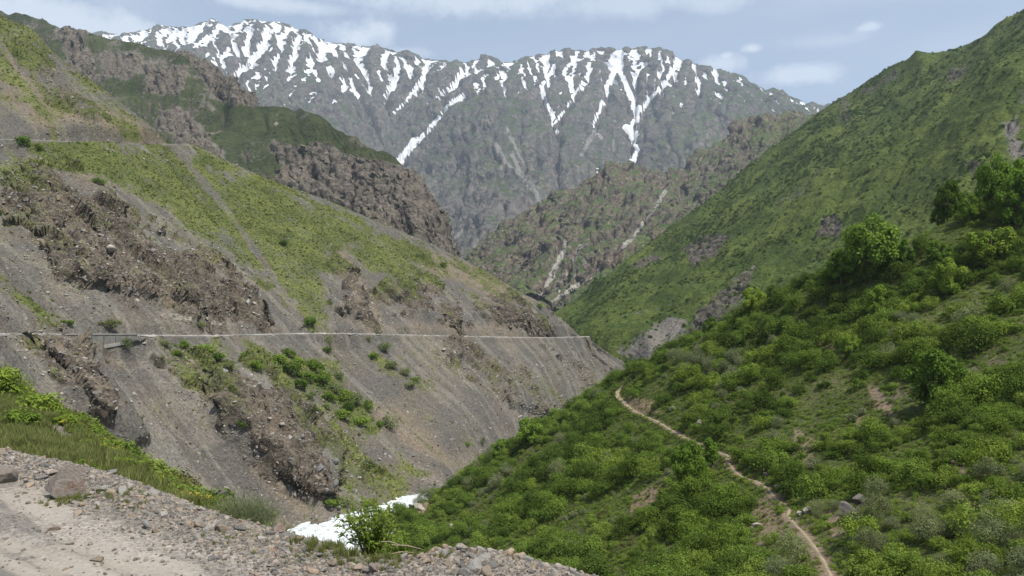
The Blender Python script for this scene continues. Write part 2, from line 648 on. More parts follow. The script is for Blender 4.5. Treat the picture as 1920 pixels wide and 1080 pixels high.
# the couloirs that hold the long snow tongues
coul = [(1, 16, [(745, 310), (775, 270), (812, 235), (838, 200), (868, 178)]), (1, 12, [(735, 215), (765, 185), (792, 150), (800, 125)]),
        (1, 18, [(1183, 312), (1195, 280), (1180, 245), (1196, 215), (1185, 185), (1170, 150), (1150, 115)]),
        (1, 14, [(1193, 215), (1220, 185), (1250, 150), (1272, 115)]), (1, 12, [(1046, 255), (1036, 215), (1020, 180), (1016, 160), (1040, 125)]),
        (1, 10, [(1042, 230), (1070, 190), (1085, 165), (1110, 130)]), (1, 12, [(1112, 236), (1128, 195), (1143, 150), (1160, 120)]), (1, 10, [(722, 180), (735, 150), (745, 120)]),
        (1, 10, [(820, 180), (850, 155), (865, 135)]), (1, 8, [(660, 170), (630, 140), (600, 100)]), (1, 8, [(440, 140), (470, 110), (500, 70)]),
        (1, 10, [(540, 130), (550, 100), (560, 70)]), (1, 8, [(1030, 395), (990, 345), (970, 320)]), (.8, 8, [(1300, 180), (1310, 150), (1300, 125)])]
S.disp(-S.lines(coul) * 26, vertical=True)
S.erode(14, .055, .42)
S.up()
S.disp(fbm(S.flat(), 55, 3, .55, 38) * 7 * damp(np.repeat(S.rowt[:, None], S.G.shape[1], 1).ravel(), 2, .06, .6), vertical=True)
S.erode(7, .03, .42)
P = S.flat()
rowt = np.repeat(S.rowt[:, None], S.G.shape[1], 1).ravel()
near_ridge = np.exp(-((rowt - 2) / .06)**2)
VA = ortho((0, -.8, -.6), (0, -.6, .8))
S.disp((fbm(P, 120, 4, .55, 40, ridged=True) * 10 + facet(P, VA, (170, 70, 90), 3) * 26 + facet(P, VA, (70, 32, 40), 4) * 14) * damp(rowt, 2, .06, .6))
S.project()
wob = fbm(P, 160, 4, .6, 50)
G0 = S.G[..., 2]
def blur(a, n):
    for ax in (0, 1):
        c = np.cumsum(np.concatenate([np.repeat(np.take(a, [0], ax), n + 1, ax), a, np.repeat(np.take(a, [-1], ax), n, ax)], ax), axis=ax)
        a = (np.take(c, range(2 * n + 1, c.shape[ax]), ax) - np.take(c, range(0, c.shape[ax] - 2 * n - 1), ax)) / (2 * n + 1)
    return a
curv = (blur(G0, 3) - G0).ravel() / 6 + (blur(G0, 10) - G0).ravel() / 26
wf = fbm(P, 28, 3, .6, 55)
tongue = S.lines([(w, wd * .40, pts) for w, wd, pts in coul[:12]] +
                 [(1, 10, [(748, 304), (776, 266)]), (1, 11, [(1174, 240), (1190, 250)]), (.8, 7, [(1120, 318), (1126, 330)])], wob, 4.0)
base_y = np.interp(S.px, [0, 300, 480, 560, 760, 860, 940, 1010, 1130, 1220, 1330, 1420, 1560], [150, 142, 150, 150, 156, 148, 138, 138, 150, 146, 150, 160, 190])
alt = (base_y - S.py) / 55.0
fl = sstep(S.flow.ravel(), 1.0, 5.0)
snow = .40 + alt * .27 + np.clip(curv, -1.2, 1.2) * .34 + (fl - .4) * .24 + wob * .24 + wf * .72
snow = np.where(alt < -.2, snow - (-.2 - alt) * .35, snow)
snow = np.maximum(snow, tongue * .95)
snow = np.where(S.py > 330, 0, snow)
slope = 1 - S.nrm[:, 2]
rock = .35 + wob * .5 + (slope - .35) * 1.6 + sstep(S.py, 280, 400) * .35
grass = .48 + wob * .25 - (slope - .4) * 1.2 - sstep(S.py, 300, 420) * .2 + np.clip(curv, -1, 1) * .1 + sstep(S.px, 1250, 1500) * .18
debris = S.lines([(1, 7, [(1028, 400), (1000, 355), (975, 320), (960, 290)]), (.7, 5, [(985, 310), (965, 275), (950, 240)]), (.8, 6, [(930, 270), (945, 300), (975, 330)]),
                  (.7, 5, [(1130, 260), (1115, 245), (1090, 290)]), (.8, 14, [(940, 425), (955, 415)]), (.6, 5, [(1150, 285), (1153, 240)]), (.6, 5, [(850, 450), (870, 430)])], wob, 5) + fl * .25 * sstep(S.py, 260, 420)
M_S = terrain_mat('snow_mountain_ground', 7.0, (.070, .067, .060), (.105, .100, .090), (.055, .050, .046), (.150, .132, .112), (.040, .055, .024), (.062, .074, .034), (.135, .115, .092), 1.0, snow=True)
S.build('snow_mountain', M_S, 'distant grey mountain range streaked with snow gullies along its crest', {'m1': (grass, rock, snow), 'm2': (.5 + wob * .5, sstep(S.py, 340, 440) * .5, debris)})
log('snow mountain')

# ---- rocky ridge in the middle distance
ridge = wrow((780, 560, 1780), (850, 510, 1800), (900, 470, 1800), (960, 430, 1800), (1020, 402, 1820), (1070, 380, 1850), (1110, 350, 1870), (1130, 336, 1880), (1152, 322, 1880),
             (1180, 334, 1900), (1215, 346, 1920), (1250, 340, 1940), (1275, 328, 1950), (1300, 303, 1960), (1335, 296, 1970), (1352, 285, 1980), (1385, 255, 2000), (1430, 238, 2000), (1480, 229, 2000),
             (1520, 226, 2000), (1620, 235, 2050), (1800, 260, 2100))
M = Land([backrow(ridge, 60, 700, -420), backrow(ridge, 6, 45, -30), ridge,
          wrow((780, 590, 1600), (900, 520, 1620), (1040, 440, 1640), (1090, 430, 1690), (1200, 400, 1690), (1290, 380, 1720), (1400, 320, 1780), (1540, 290, 1820), (1800, 330, 1850)),
          wrow((790, 620, 1420), (920, 560, 1430), (1035, 500, 1520), (1100, 490, 1480), (1200, 460, 1480), (1300, 430, 1560), (1420, 390, 1580), (1560, 380, 1600), (1800, 420, 1600)),
          wrow((820, 650, 1250), (940, 630, 1250), (1010, 600, 1300), (1100, 600, 1240), (1220, 570, 1240), (1330, 540, 1280), (1450, 500, 1300), (1600, 480, 1300), (1800, 500, 1300))],
         450, 300, [.4, .2, 1, 1, 1], crest=2)
P = S_P = M.flat()
rowt = np.repeat(M.rowt[:, None], M.G.shape[1], 1).ravel()
nr = np.exp(-((rowt - 2) / .12)**2)
M.disp((fbm(P, 260, 5, .55, 60, ridged=True) * 42 + fbm(P, 70, 3, .5, 64, ridged=True) * 12) * damp(rowt, 2, .12, .85), vertical=True)
M.project()
chutes = [(1, 9, [(1062, 450), (1048, 490), (1030, 525), (1005, 565)]), (1, 7, [(1250, 352), (1225, 395), (1190, 440), (1150, 480), (1110, 515), (1030, 570)]), (.8, 6, [(1090, 460), (1075, 490), (1045, 540)])]
M.disp(-M.lines(chutes) * 9, vertical=True)
M.erode(10, .05, .42)
M.up()
P = M.flat()
rowt = np.repeat(M.rowt[:, None], M.G.shape[1], 1).ravel()
nr = np.exp(-((rowt - 2) / .08)**2)
VM = ortho((-.30, -.72, -.62), (-.2, -.6, .78))
M.disp((fbm(P, 45, 4, .6, 70, ridged=True) * 6 + facet(P, VM, (100, 26, 34), 5) * 17 + facet(P, VM, (40, 11, 15), 6) * 8) * damp(rowt, 2, .08, .35))
M.project()
wob = fbm(P, 70, 4, .6, 80)
slope = 1 - M.nrm[:, 2]
fl = sstep(M.flow.ravel(), 1.5, 6)
rock = .55 + (slope - .4) * 1.6 + wob * .55 + nr * .3
grass = .40 - (slope - .42) * 1.6 - wob * .45 + M.mask([(.35, [(1060, 560), (1200, 450), (1300, 400), (1400, 360), (1300, 450), (1150, 560)]), (.3, [(1400, 240), (1520, 228), (1500, 260), (1400, 290)])], 12) - nr * .15
debris = M.lines(chutes, wob, 12) * .62 + fl * .12
M_M = terrain_mat('rocky_ridge_ground', 2.2, (.13, .12, .11), (.17, .16, .14), (.052, .044, .036), (.160, .133, .100), (.050, .072, .024), (.078, .094, .036), (.16, .12, .085), 1.0)
M.build('rocky_ridge', M_M, 'craggy brown rock ridge with green slopes beneath the snow mountain', {'m1': (grass, rock), 'm2': (.5 + wob * .5, .2 + wob * .3, debris)})
log('rocky ridge')

# ---- cliff mountain on the left, behind the scree hillside
ridge = wrow((-250, -60, 1650), (-100, 10, 1600), (60, 40, 1450), (80, 42, 1440), (120, 58, 1420), (160, 62, 1400), (200, 76, 1380), (280, 94, 1340), (340, 98, 1300), (365, 104, 1290), (390, 116, 1280),
             (408, 140, 1270), (418, 172, 1260), (424, 150, 1250), (434, 143, 1250), (450, 160, 1240), (470, 178, 1230), (482, 196, 1220), (500, 203, 1200), (530, 208, 1190), (552, 214, 1180), (565, 216, 1150), (600, 236, 1120), (640, 262, 1080), (700, 285, 1030),
             (750, 310, 1000), (790, 342, 970), (812, 372, 960), (828, 400, 955), (838, 430, 945), (848, 455, 940), (858, 480, 930), (878, 530, 920), (900, 590, 910))
L2 = Land([backrow(ridge, -30, 420, -260), backrow(ridge, 5, 28, -18), ridge,
           wrow((-250, 60, 1350), (0, 130, 1280), (200, 190, 1200), (400, 260, 1110), (560, 300, 1040), (660, 340, 990), (740, 400, 900), (800, 470, 860), (830, 530, 850), (860, 620, 850)),
           wrow((-250, 220, 1050), (0, 280, 1030), (200, 310, 1000), (400, 370, 930), (600, 420, 870), (700, 460, 820), (790, 540, 790), (810, 590, 780), (840, 680, 780)),
           wrow((-250, 400, 800), (0, 420, 800), (300, 460, 780), (600, 540, 740), (720, 600, 720), (800, 680, 710), (830, 740, 710))],
          470, 280, [.35, .2, 1, 1, .7], crest=2)
P = L2.flat()
rowt = np.repeat(L2.rowt[:, None], L2.G.shape[1], 1).ravel()
nr = np.exp(-((rowt - 2) / .10)**2)
L2.disp((fbm(P, 190, 5, .5, 90, ridged=True) * 26 + fbm(P, 45, 3, .5, 95) * 5) * damp(rowt, 2, .10, .94), vertical=True)
L2.erode(10, .045, .42)
L2.up()
L2.project()
P = L2.flat()
rowt = np.repeat(L2.rowt[:, None], L2.G.shape[1], 1).ravel()
nr = np.exp(-((rowt - 2) / .06)**2)
wob = fbm(P, 60, 4, .6, 100)
rk = L2.mask([(1.0, [(520, 280), (600, 278), (690, 300), (760, 318), (815, 370), (862, 480), (880, 560), (760, 470), (680, 410), (600, 370), (530, 340)]),
              (.75, [(340, 92), (400, 112), (430, 135), (490, 195), (440, 195), (410, 185), (380, 140)]), (.55, [(110, 55), (160, 60), (180, 150), (130, 130)]),
              (.55, [(280, 130), (350, 120), (340, 180), (400, 200), (330, 180), (270, 170)]), (.5, [(285, 200), (330, 205), (400, 260), (420, 300), (330, 270), (300, 240)]), (.4, [(180, 90), (260, 100), (250, 160), (190, 150)])], 10, 26, wob)
VL = ortho((.35, -.55, -.76), (.5, -.6, .6))
L2.disp((fbm(P, 30, 4, .6, 105, ridged=True) * 4 + facet(P, VL, (60, 14, 18), 7, rk > .05) * 12 + facet(P, VL, (22, 6, 8), 8, rk > .05) * 5.5) * sstep(rk, .1, .6) + fbm(P, 25, 3, .55, 109) * 1.6 * (1 - nr))
L2.project()
slope = 1 - L2.nrm[:, 2]
rock = rk + .25 + (slope - .42) * 1.3 + wob * .3
grass = .66 - rk * .85 - wob * .40 - np.clip(slope - .45, 0, 1) * .9 + L2.mask([(.25, [(400, 190), (520, 210), (640, 260), (740, 310), (700, 315), (560, 280), (450, 250)])], 8)
L2.rkm = rk
M_L2 = terrain_mat('cliff_mountain_ground', 1.3, (.12, .11, .095), (.15, .135, .115), (.055, .048, .040), (.145, .124, .098), (.026, .035, .012), (.050, .058, .023), (.13, .108, .082), 1.0)
L2.build('cliff_mountain', M_L2, 'dark green mountain with grey rock cliffs behind the scree hillside', {'m1': (grass, rock), 'm2': (.5 + wob * .5, .2 + wob * .3, L2.lines([(.45, 6, [(520, 215), (515, 250), (505, 290)]), (.4, 4, [(405, 195), (425, 235)]), (.4, 5, [(480, 280), (465, 315)])], wob, 14))})
log('cliff mountain')

# ---- big green slope on the right
ridge = wrow((2500, -260, 950), (2200, -110, 930), (1990, -15, 910), (1920, 20, 900), (1880, 45, 920), (1830, 75, 950), (1790, 93, 980), (1760, 98, 1000), (1724, 104, 1020), (1690, 124, 1040), (1650, 148, 1070), (1606, 172, 1090), (1558, 197, 1100), (1520, 222, 1100), (1490, 245, 1095), (1440, 282, 1085),
             (1400, 315, 1070), (1354, 356, 1050), (1300, 400, 1020), (1240, 440, 1000), (1180, 486, 970), (1120, 530, 940), (1070, 566, 915), (1030, 592, 900), (1000, 625, 890), (960, 680, 880))
R2 = Land([backrow(ridge, 90, 500, -330), backrow(ridge, 6, 30, -18), ridge,
           wrow((2500, -200, 800), (2200, -50, 800), (1920, 70, 800), (1750, 190, 850), (1600, 283, 850), (1450, 385, 830), (1250, 520, 800), (1115, 606, 770), (1060, 640, 760), (1000, 700, 750)),
           wrow((2500, -170, 680), (2200, -20, 690), (1920, 95, 690), (1800, 180, 710), (1650, 278, 710), (1480, 396, 710), (1300, 506, 700), (1180, 580, 680), (1098, 628, 640), (1050, 690, 620)),
           wrow((2500, 60, 480), (2200, 150, 500), (1920, 250, 520), (1700, 380, 540), (1450, 520, 560), (1250, 620, 560), (1150, 672, 550), (1110, 720, 545)),
           wrow((2500, 320, 360), (2200, 360, 380), (1920, 430, 410), (1700, 530, 430), (1400, 660, 460), (1250, 725, 490), (1180, 745, 510), (1130, 760, 520))],
          430, 360, [.3, .2, .9, .5, 1.2, 1], crest=2)
P = R2.flat()
rowt = np.repeat(R2.rowt[:, None], R2.G.shape[1], 1).ravel()
nr = np.exp(-((rowt - 2) / .10)**2) + .6 * np.exp(-((rowt - 4) / .12)**2)
R2.disp((fbm(P, 150, 5, .5, 120) * 18 + fbm(P, 70, 3, .5, 123, ridged=True) * 13.0) * np.minimum(damp(rowt, 2, .10, .94), 1 - .6 * np.exp(-((rowt - 4) / .12)**2)), vertical=True)
R2.erode(8, .022, .40)
R2.up()
R2.project()
P = R2.flat()
wob = fbm(P, 40, 4, .6, 130)
rk = R2.mask([(.75, [(1280, 470), (1320, 440), (1370, 440), (1340, 480), (1300, 500)]), (.7, [(1180, 500), (1230, 470), (1240, 490), (1200, 510)]), (.65, [(1540, 410), (1570, 400), (1590, 440), (1560, 450), (1530, 440)]),
              (.6, [(1300, 580), (1380, 520), (1420, 500), (1400, 560), (1340, 610), (1290, 640)]), (.6, [(1810, 300), (1880, 310), (1880, 340), (1820, 330)]), (.7, [(1780, 130), (1830, 118), (1800, 150), (1770, 165)]), (.5, [(1590, 90), (1560, 240), (1600, 230)]),
              (.5, [(1450, 380), (1500, 350), (1520, 330), (1560, 300), (1500, 370), (1420, 420)]), (.6, [(1610, 175), (1680, 125), (1690, 140), (1630, 180)])], 8, 18, wob)
sc_ = R2.mask([(.9, [(1160, 660), (1260, 590), (1290, 600), (1280, 640), (1200, 690)]), (.6, [(1190, 590), (1260, 560), (1300, 525), (1290, 545), (1230, 590)]), (.8, [(1870, 230), (1920, 180), (1920, 300), (1900, 310)])], 16, 40, wob) * .8
tuss = fbm(P, 7, 3, .6, 133)
R2.disp((fbm(P, 14, 3, .6, 131, ridged=True) * 1.5 + facet(P, VL, (9, 4, 5), 9, rk > .05) * 4.5) * rk + fbm(P, 16, 3, .6, 132) * 1.1 + np.maximum(tuss, 0) * 1.5 * (1 - sc_))
R2.project()
slope = 1 - R2.nrm[:, 2]
grass = .92 - rk * .8 - sc_ * .9 + wob * .22 - np.clip(slope - .5, 0, 1) * .6
R2.rkm = rk
M_R2 = terrain_mat('green_slope_ground', .9, (.115, .11, .105), (.15, .14, .13), (.055, .048, .044), (.12, .10, .085), (.038, .058, .012), (.082, .104, .022), (.12, .10, .07), 1.0, grassC=(.024, .040, .010))
R2.build('green_slope', M_R2, 'big grassy green mountainside dotted with shrubs across the side valley', {'m1': (grass, rk + .1), 'm2': (.5 + wob * .5, .3 + wob * .4, sc_ * .3 * 0)})
log('green slope')

# ---- scree hillside on the left with the level road
ROAD = resample(wrow((-260, 628, 125), (-120, 628, 145), (0, 626, 168), (100, 627, 186), (180, 628, 200), (400, 629, 245), (600, 625, 295), (800, 629, 360), (1000, 633, 450), (1060, 632, 486), (1096, 631, 510)), 260)
UROAD = resample(wrow((-120, 262, 270), (0, 263, 290), (60, 264, 302), (150, 268, 325), (250, 272, 360), (320, 271, 396), (352, 275, 420)), 90)
ridge = wrow((-300, -150, 360), (-150, -60, 365), (0, 28, 372), (60, 55, 374), (110, 105, 378), (170, 150, 384), (230, 195, 390), (290, 245, 398), (318, 270, 402), (350, 273, 408), (390, 288, 413), (440, 312, 420), (520, 345, 430), (600, 370, 440), (700, 412, 456), (790, 452, 474), (850, 478, 486),
              (920, 515, 492), (980, 550, 497), (1020, 572, 500), (1050, 602, 506), (1092, 630, 512), (1130, 655, 520), (1182, 692, 532), (1210, 720, 545), (1235, 745, 560))
foot = wrow((-300, 860, 95), (-150, 905, 108), (0, 950, 122), (150, 1010, 140), (300, 1030, 160), (400, 1056, 168), (480, 1048, 180), (545, 1026, 190), (640, 986, 206), (715, 945, 222), (780, 928, 236), (840, 915, 249), (900, 880, 288), (980, 840, 345), (1080, 800, 425), (1180, 775, 480), (1230, 775, 505))
def leftward(row):
    """carry a row of the hillside on past the frame's edge"""
    a, b = np.array(row[0]), np.array(row[1])
    n = a + (a - b) * 1.1
    return [tuple(n)] + [tuple(p) for p in row]


L = Land([leftward(r_) for r_ in [backrow(ridge, -40, 160, -110), backrow(ridge, -3, 12, -8), ridge,
          wrow((-300, 180, 285), (-150, 215, 290), (0, 262, 292), (150, 270, 320), (300, 300, 360), (420, 345, 385), (600, 420, 400), (720, 470, 425), (850, 520, 450), (960, 566, 468), (1030, 600, 490), (1070, 622, 500), (1120, 655, 517), (1180, 699, 524), (1225, 740, 544)),
          wrow((-300, 430, 195), (-150, 445, 205), (0, 440, 222), (150, 430, 258), (300, 450, 292), (450, 490, 318), (600, 525, 345), (720, 550, 375), (850, 575, 412), (980, 605, 460), (1060, 625, 494), (1115, 658, 512), (1178, 706, 518), (1222, 745, 540)),
          [tuple(p + np.array([-2.2, 1.0, .0])) for p in ROAD[::20]] + wrow((1130, 674, 508), (1170, 708, 512), (1220, 750, 534)),
          [tuple(p + np.array([3.5, -1.5, -1.8])) for p in ROAD[::20]] + wrow((1126, 682, 505), (1164, 716, 508), (1218, 753, 532)),
          wrow((-300, 735, 108), (-150, 755, 120), (0, 775, 142), (150, 780, 164), (300, 800, 185), (450, 815, 206), (600, 815, 232), (720, 790, 268), (850, 760, 312), (980, 725, 385), (1080, 705, 460), (1150, 735, 490), (1215, 760, 520)),
          foot, backrow(foot, 14, -6, -9)]],
         920, 540, [.25, .1, .8, 1.1, 1.0, .12, .9, .9, .15], crest=2, bydir=True)


def near_poly(P, line, R=9.0):
    """distance in plan (up to R) and the nearest point's height"""
    best = np.full(len(P), 1e9)
    zz = np.zeros(len(P))
    lo, hi = line[:, :2].min(0) - R, line[:, :2].max(0) + R
    sel = np.where((P[:, 0] > lo[0]) & (P[:, 0] < hi[0]) & (P[:, 1] > lo[1]) & (P[:, 1] < hi[1]))[0]
    X, Y = P[sel, 0], P[sel, 1]
    for a, b in zip(line[:-1], line[1:]):
        k = np.where((X > min(a[0], b[0]) - R) & (X < max(a[0], b[0]) + R) & (Y > min(a[1], b[1]) - R) & (Y < max(a[1], b[1]) + R))[0]
        if len(k) == 0:
            continue
        e = b[:2] - a[:2]
        t = np.clip(((X[k] - a[0]) * e[0] + (Y[k] - a[1]) * e[1]) / (e @ e + 1e-9), 0, 1)
        dd = np.hypot(X[k] - a[0] - t * e[0], Y[k] - a[1] - t * e[1])
        w = dd < best[sel[k]]
        j = sel[k][w]
        best[j] = dd[w]
        zz[j] = a[2] + t[w] * (b[2] - a[2])
    return best, zz


P = L.flat()
rowt = np.repeat(L.rowt[:, None], L.G.shape[1], 1).ravel()
nr = np.exp(-((rowt - 2) / .15)**2)
L.disp((fbm(P, 70, 4, .5, 150) * 4.5 + fbm(P, 26, 3, .5, 155, ridged=True) * 1.3) * damp(rowt, 2, .15, .92) * (1 - np.exp(-((rowt - 5.5) / .5)**2)), vertical=True)
# the steep gully that runs down past the retaining wall, and other hollows
L.project()
L.disp(-L.lines([(1, 46, [(235, 655), (330, 760), (450, 860), (560, 960)]), (.7, 30, [(640, 640), (760, 760), (880, 880)]), (.6, 26, [(330, 285), (430, 420), (560, 600)]), (.8, 40, [(-20, 400), (60, 520), (160, 620)]), (.6, 24, [(640, 480), (690, 560), (720, 610)])]) * 3.0
       + L.mask([(1, [(80, 640), (150, 650), (230, 760), (275, 830), (240, 835), (120, 735), (60, 660)]), (1, [(400, 700), (480, 680), (560, 760), (640, 850), (620, 940), (590, 940), (470, 850), (390, 760)]), (.8, [(20, 330), (130, 330), (370, 480), (510, 600), (330, 570), (120, 520)]),
                 (.7, [(640, 500), (700, 590), (660, 600)]), (.7, [(700, 540), (800, 520), (890, 590), (880, 612), (760, 590)]), (.8, [(930, 565), (1060, 620), (960, 605)]), (.7, [(840, 632), (900, 660), (1040, 780), (960, 760)])], 9, 0) * 3.2)
L.erode(5, .010, .38)
L.up()
P = L.flat()
rowt = np.repeat(L.rowt[:, None], L.G.shape[1], 1).ravel()
nr = np.exp(-((rowt - 2) / .08)**2)
L.project()
wob = fbm(P, 22, 4, .6, 160)
ROCKS = [(1.0, [(10, 350), (60, 315), (130, 330), (200, 370), (290, 430), (370, 480), (430, 520), (480, 550), (512, 605), (480, 612), (400, 598), (330, 572), (250, 556), (180, 535), (120, 515), (70, 470), (35, 420)]),
         (.62, [(10, 70), (60, 85), (110, 130), (150, 200), (90, 180), (40, 130)]), (.5, [(150, 170), (220, 230), (190, 240), (140, 200)]), (.6, [(0, 215), (18, 225), (15, 255), (0, 250)]),
         (1.0, [(78, 640), (112, 640), (150, 655), (200, 715), (240, 785), (275, 828), (250, 830), (180, 780), (120, 730), (60, 668)]),
         (.95, [(430, 695), (480, 685), (520, 725), (560, 765), (610, 815), (650, 880), (625, 940), (590, 940), (520, 900), (470, 850), (430, 800), (385, 755), (390, 720)]), (.6, [(300, 640), (400, 680), (420, 720), (380, 760), (330, 720), (280, 670)]),
         (.6, [(560, 745), (620, 780), (690, 880), (690, 920), (640, 860), (590, 800)]), (.95, [(635, 505), (660, 520), (705, 590), (680, 604), (640, 580)]), (.85, [(690, 545), (740, 540), (800, 515), (825, 560), (810, 598), (760, 590), (700, 570)]),
         (.95, [(826, 560), (860, 555), (893, 582), (890, 615), (855, 612), (825, 588)]), (.6, [(878, 575), (950, 600), (930, 615), (890, 600)]), (.9, [(915, 572), (950, 562), (1010, 590), (1065, 622), (1045, 634), (960, 610)]), (.9, [(985, 568), (1020, 575), (1045, 600), (1075, 625), (1030, 610)]),
         (.9, [(835, 632), (870, 628), (900, 660), (880, 675), (850, 655)]), (.62, [(880, 660), (960, 680), (1000, 740), (1060, 760), (1050, 790), (980, 770), (930, 740), (880, 700)]), (.55, [(1010, 645), (1100, 640), (1160, 690), (1120, 725), (1050, 700)]), (.5, [(570, 380), (600, 390), (610, 410), (580, 405)]), (.5, [(510, 440), (540, 445), (530, 460)])]
wob2 = fbm(P, 7, 3, .6, 162)
rk = L.mask(ROCKS, 20, 1.0, wob * 75 + wob2 * 40) * .80 + wob * .12
GRASS = [(.80, [(45, 262), (200, 262), (340, 276), (450, 312), (600, 368), (700, 410), (790, 455), (796, 520), (760, 545), (700, 520), (650, 470), (625, 465), (622, 540), (605, 600), (585, 610), (510, 545), (420, 465), (300, 375), (150, 315), (60, 290)]),
         (.66, [(-50, -60), (0, 20), (60, 50), (150, 130), (300, 255), (250, 250), (180, 200), (120, 110), (60, 110), (100, 210), (40, 200), (-50, 120)]), (.85, [(-10, 500), (40, 540), (95, 588), (60, 582), (-10, 545)]),
         (.85, [(320, 640), (400, 640), (440, 680), (380, 690)]), (.85, [(470, 655), (600, 680), (680, 735), (700, 780), (690, 800), (600, 770), (520, 710), (450, 690)]), (.7, [(830, 470), (920, 513), (1005, 562), (1020, 580), (960, 562), (880, 522), (840, 500)]),
         (.5, [(480, 500), (560, 540), (600, 612), (560, 600)]), (.75, [(580, 810), (700, 840), (780, 890), (740, 930), (640, 920)]), (.75, [(620, 640), (700, 650), (790, 720), (760, 730), (660, 690)]), (.6, [(270, 640), (330, 640), (440, 700), (460, 780), (380, 740)]), (.5, [(640, 740), (760, 770), (890, 810), (860, 815), (740, 780)]),
         (.5, [(0, 270), (80, 300), (60, 360), (0, 330)]), (.45, [(0, 640), (70, 700), (90, 760), (0, 720)]), (.6, [(60, 650), (110, 690), (150, 760), (110, 730)]), (.5, [(280, 640), (340, 650), (420, 760), (360, 720)]), (.55, [(800, 470), (850, 560), (900, 560), (850, 500)]), (.45, [(880, 690), (1020, 720), (1080, 760), (1000, 740)])]
gr = L.mask(GRASS, 22, 1.0, wob * 80 + wob2 * 45) * .62
strike = P @ np.array([.35, .93, 0.0])            # constant along a fall line of this hillside
streak = fbm(np.stack([strike / 6.0, P[:, 2] / 60, 0 * strike], 1), 1.0, 4, .55, 170)
thin = L.lines([(1, 9, [(335, 285), (430, 400), (500, 500), (570, 610)]), (1, 7, [(190, 330), (300, 410), (420, 500), (480, 555)]), (.9, 8, [(130, 260), (60, 160), (0, 80)]), (1, 26, [(250, 660), (350, 780), (470, 900), (560, 970)]), (1, 26, [(640, 640), (740, 750), (850, 860)])], wob, 5)
gr = gr * (1 - .8 * thin) + streak * .36 + wob * .36 + .16 + .16 * sstep(-L.py, -600, -430)
# strata: slabs dipping to the right, in steps
sl1 = fbm(np.stack([strike / 3.0, P[:, 2] / 9, 0 * strike + 3], 1), 1.0, 4, .62, 176, True)
sl2 = fbm(np.stack([strike / 8.0, P[:, 2] / 22, 0 * strike + 5], 1), 1.0, 3, .55, 178, True)
crag = fbm(P, 5.5, 4, .62, 180, ridged=True)
rkd = sstep(rk + wob * .3 + wob2 * .25, .22, .75)
def unit(a):
    a = np.array(a, float)
    return a / np.linalg.norm(a, axis=-1, keepdims=True)
e1 = unit((.72, -.18, -.67))
e2 = unit(np.cross(e1, (.55, -.35, .76)))
SX = [e1, e2, np.cross(e1, e2)]
on = rkd > .02
rough_rock = facet(P, SX, (15, 4.6, 5.5), 11, on) * 4.4 + facet(P, SX, (5.5, 1.9, 2.2), 12, on) * 1.5
L.disp(rkd * (sl2 * 1.6 + sl1 * .5 + crag * .5 + rough_rock - .3) + streak * .6 * (1 - rkd) + fbm(P, 3.0, 2, .6, 185) * .22 + sstep(gr, .3, .7) * np.maximum(fbm(P, 2.4, 2, .6, 187), 0) * .5)
# benches for the two roads
P = L.flat()
for line, hw, zo in ((ROAD, 3.0, -.10), (UROAD, 2.6, -.10)):
    dd, zz = near_poly(P, line)
    k = 1 - sstep(dd, hw, hw + 2.6)
    L.G[..., 2] = (P[:, 2] * (1 - k) + (zz + zo) * k).reshape(L.G.shape[:2])
    P = L.flat()
L.project()
rdist = np.minimum(near_poly(P, ROAD)[0], near_poly(P, UROAD)[0])
gr = gr * sstep(rdist, 2.5, 4.0)
soil = L.mask([(.9, [(624, 462), (645, 475), (720, 600), (690, 600), (630, 510)]), (.75, [(795, 470), (850, 485), (930, 520), (1000, 565), (940, 560), (870, 530), (830, 520), (800, 500)]), (.8, [(180, 195), (240, 210), (320, 268), (260, 268), (200, 240)]),
               (.5, [(0, 100), (60, 140), (170, 230), (60, 240), (0, 180)]), (.45, [(680, 745), (730, 760), (870, 870), (840, 880), (720, 800)]), (.5, [(440, 850), (490, 870), (590, 960), (540, 950)]), (.4, [(80, 300), (200, 340), (160, 360)]), (.35, [(640, 600), (1000, 610), (1000, 632), (700, 625)])], 10, 14, wob) * 1.0 + np.clip(.18 + wob * .9, 0, .5)
scr = .40 + streak * 1.5 + wob * .5
pale = L.lines([(.8, 5, [(590, 670), (620, 700), (660, 760)]), (.8, 6, [(840, 650), (865, 710), (900, 740)]), (.7, 5, [(180, 770), (300, 850), (400, 905)]), (.7, 6, [(350, 800), (460, 880)]), (.8, 12, [(300, 590), (400, 605), (480, 612)])], wob, 6) * .62 + (wob * .3 - .1)
M_L = terrain_mat('scree_hillside_ground', .30, (.096, .089, .077), (.152, .141, .120), (.052, .044, .035), (.140, .117, .090), (.070, .084, .026), (.122, .134, .040), (.175, .138, .100), .9, grassC=(.042, .060, .018), gs=(.22, .82))
L.build('scree_hillside', M_L, 'grey scree hillside with brown outcrops and yellow green grass above the river', {'m1': (gr, rk, None), 'm2': (scr, soil, pale)})
L.rk, L.gr, L.rdist, L.rowt_f = rk, gr, rdist, rowt
log('scree hillside')

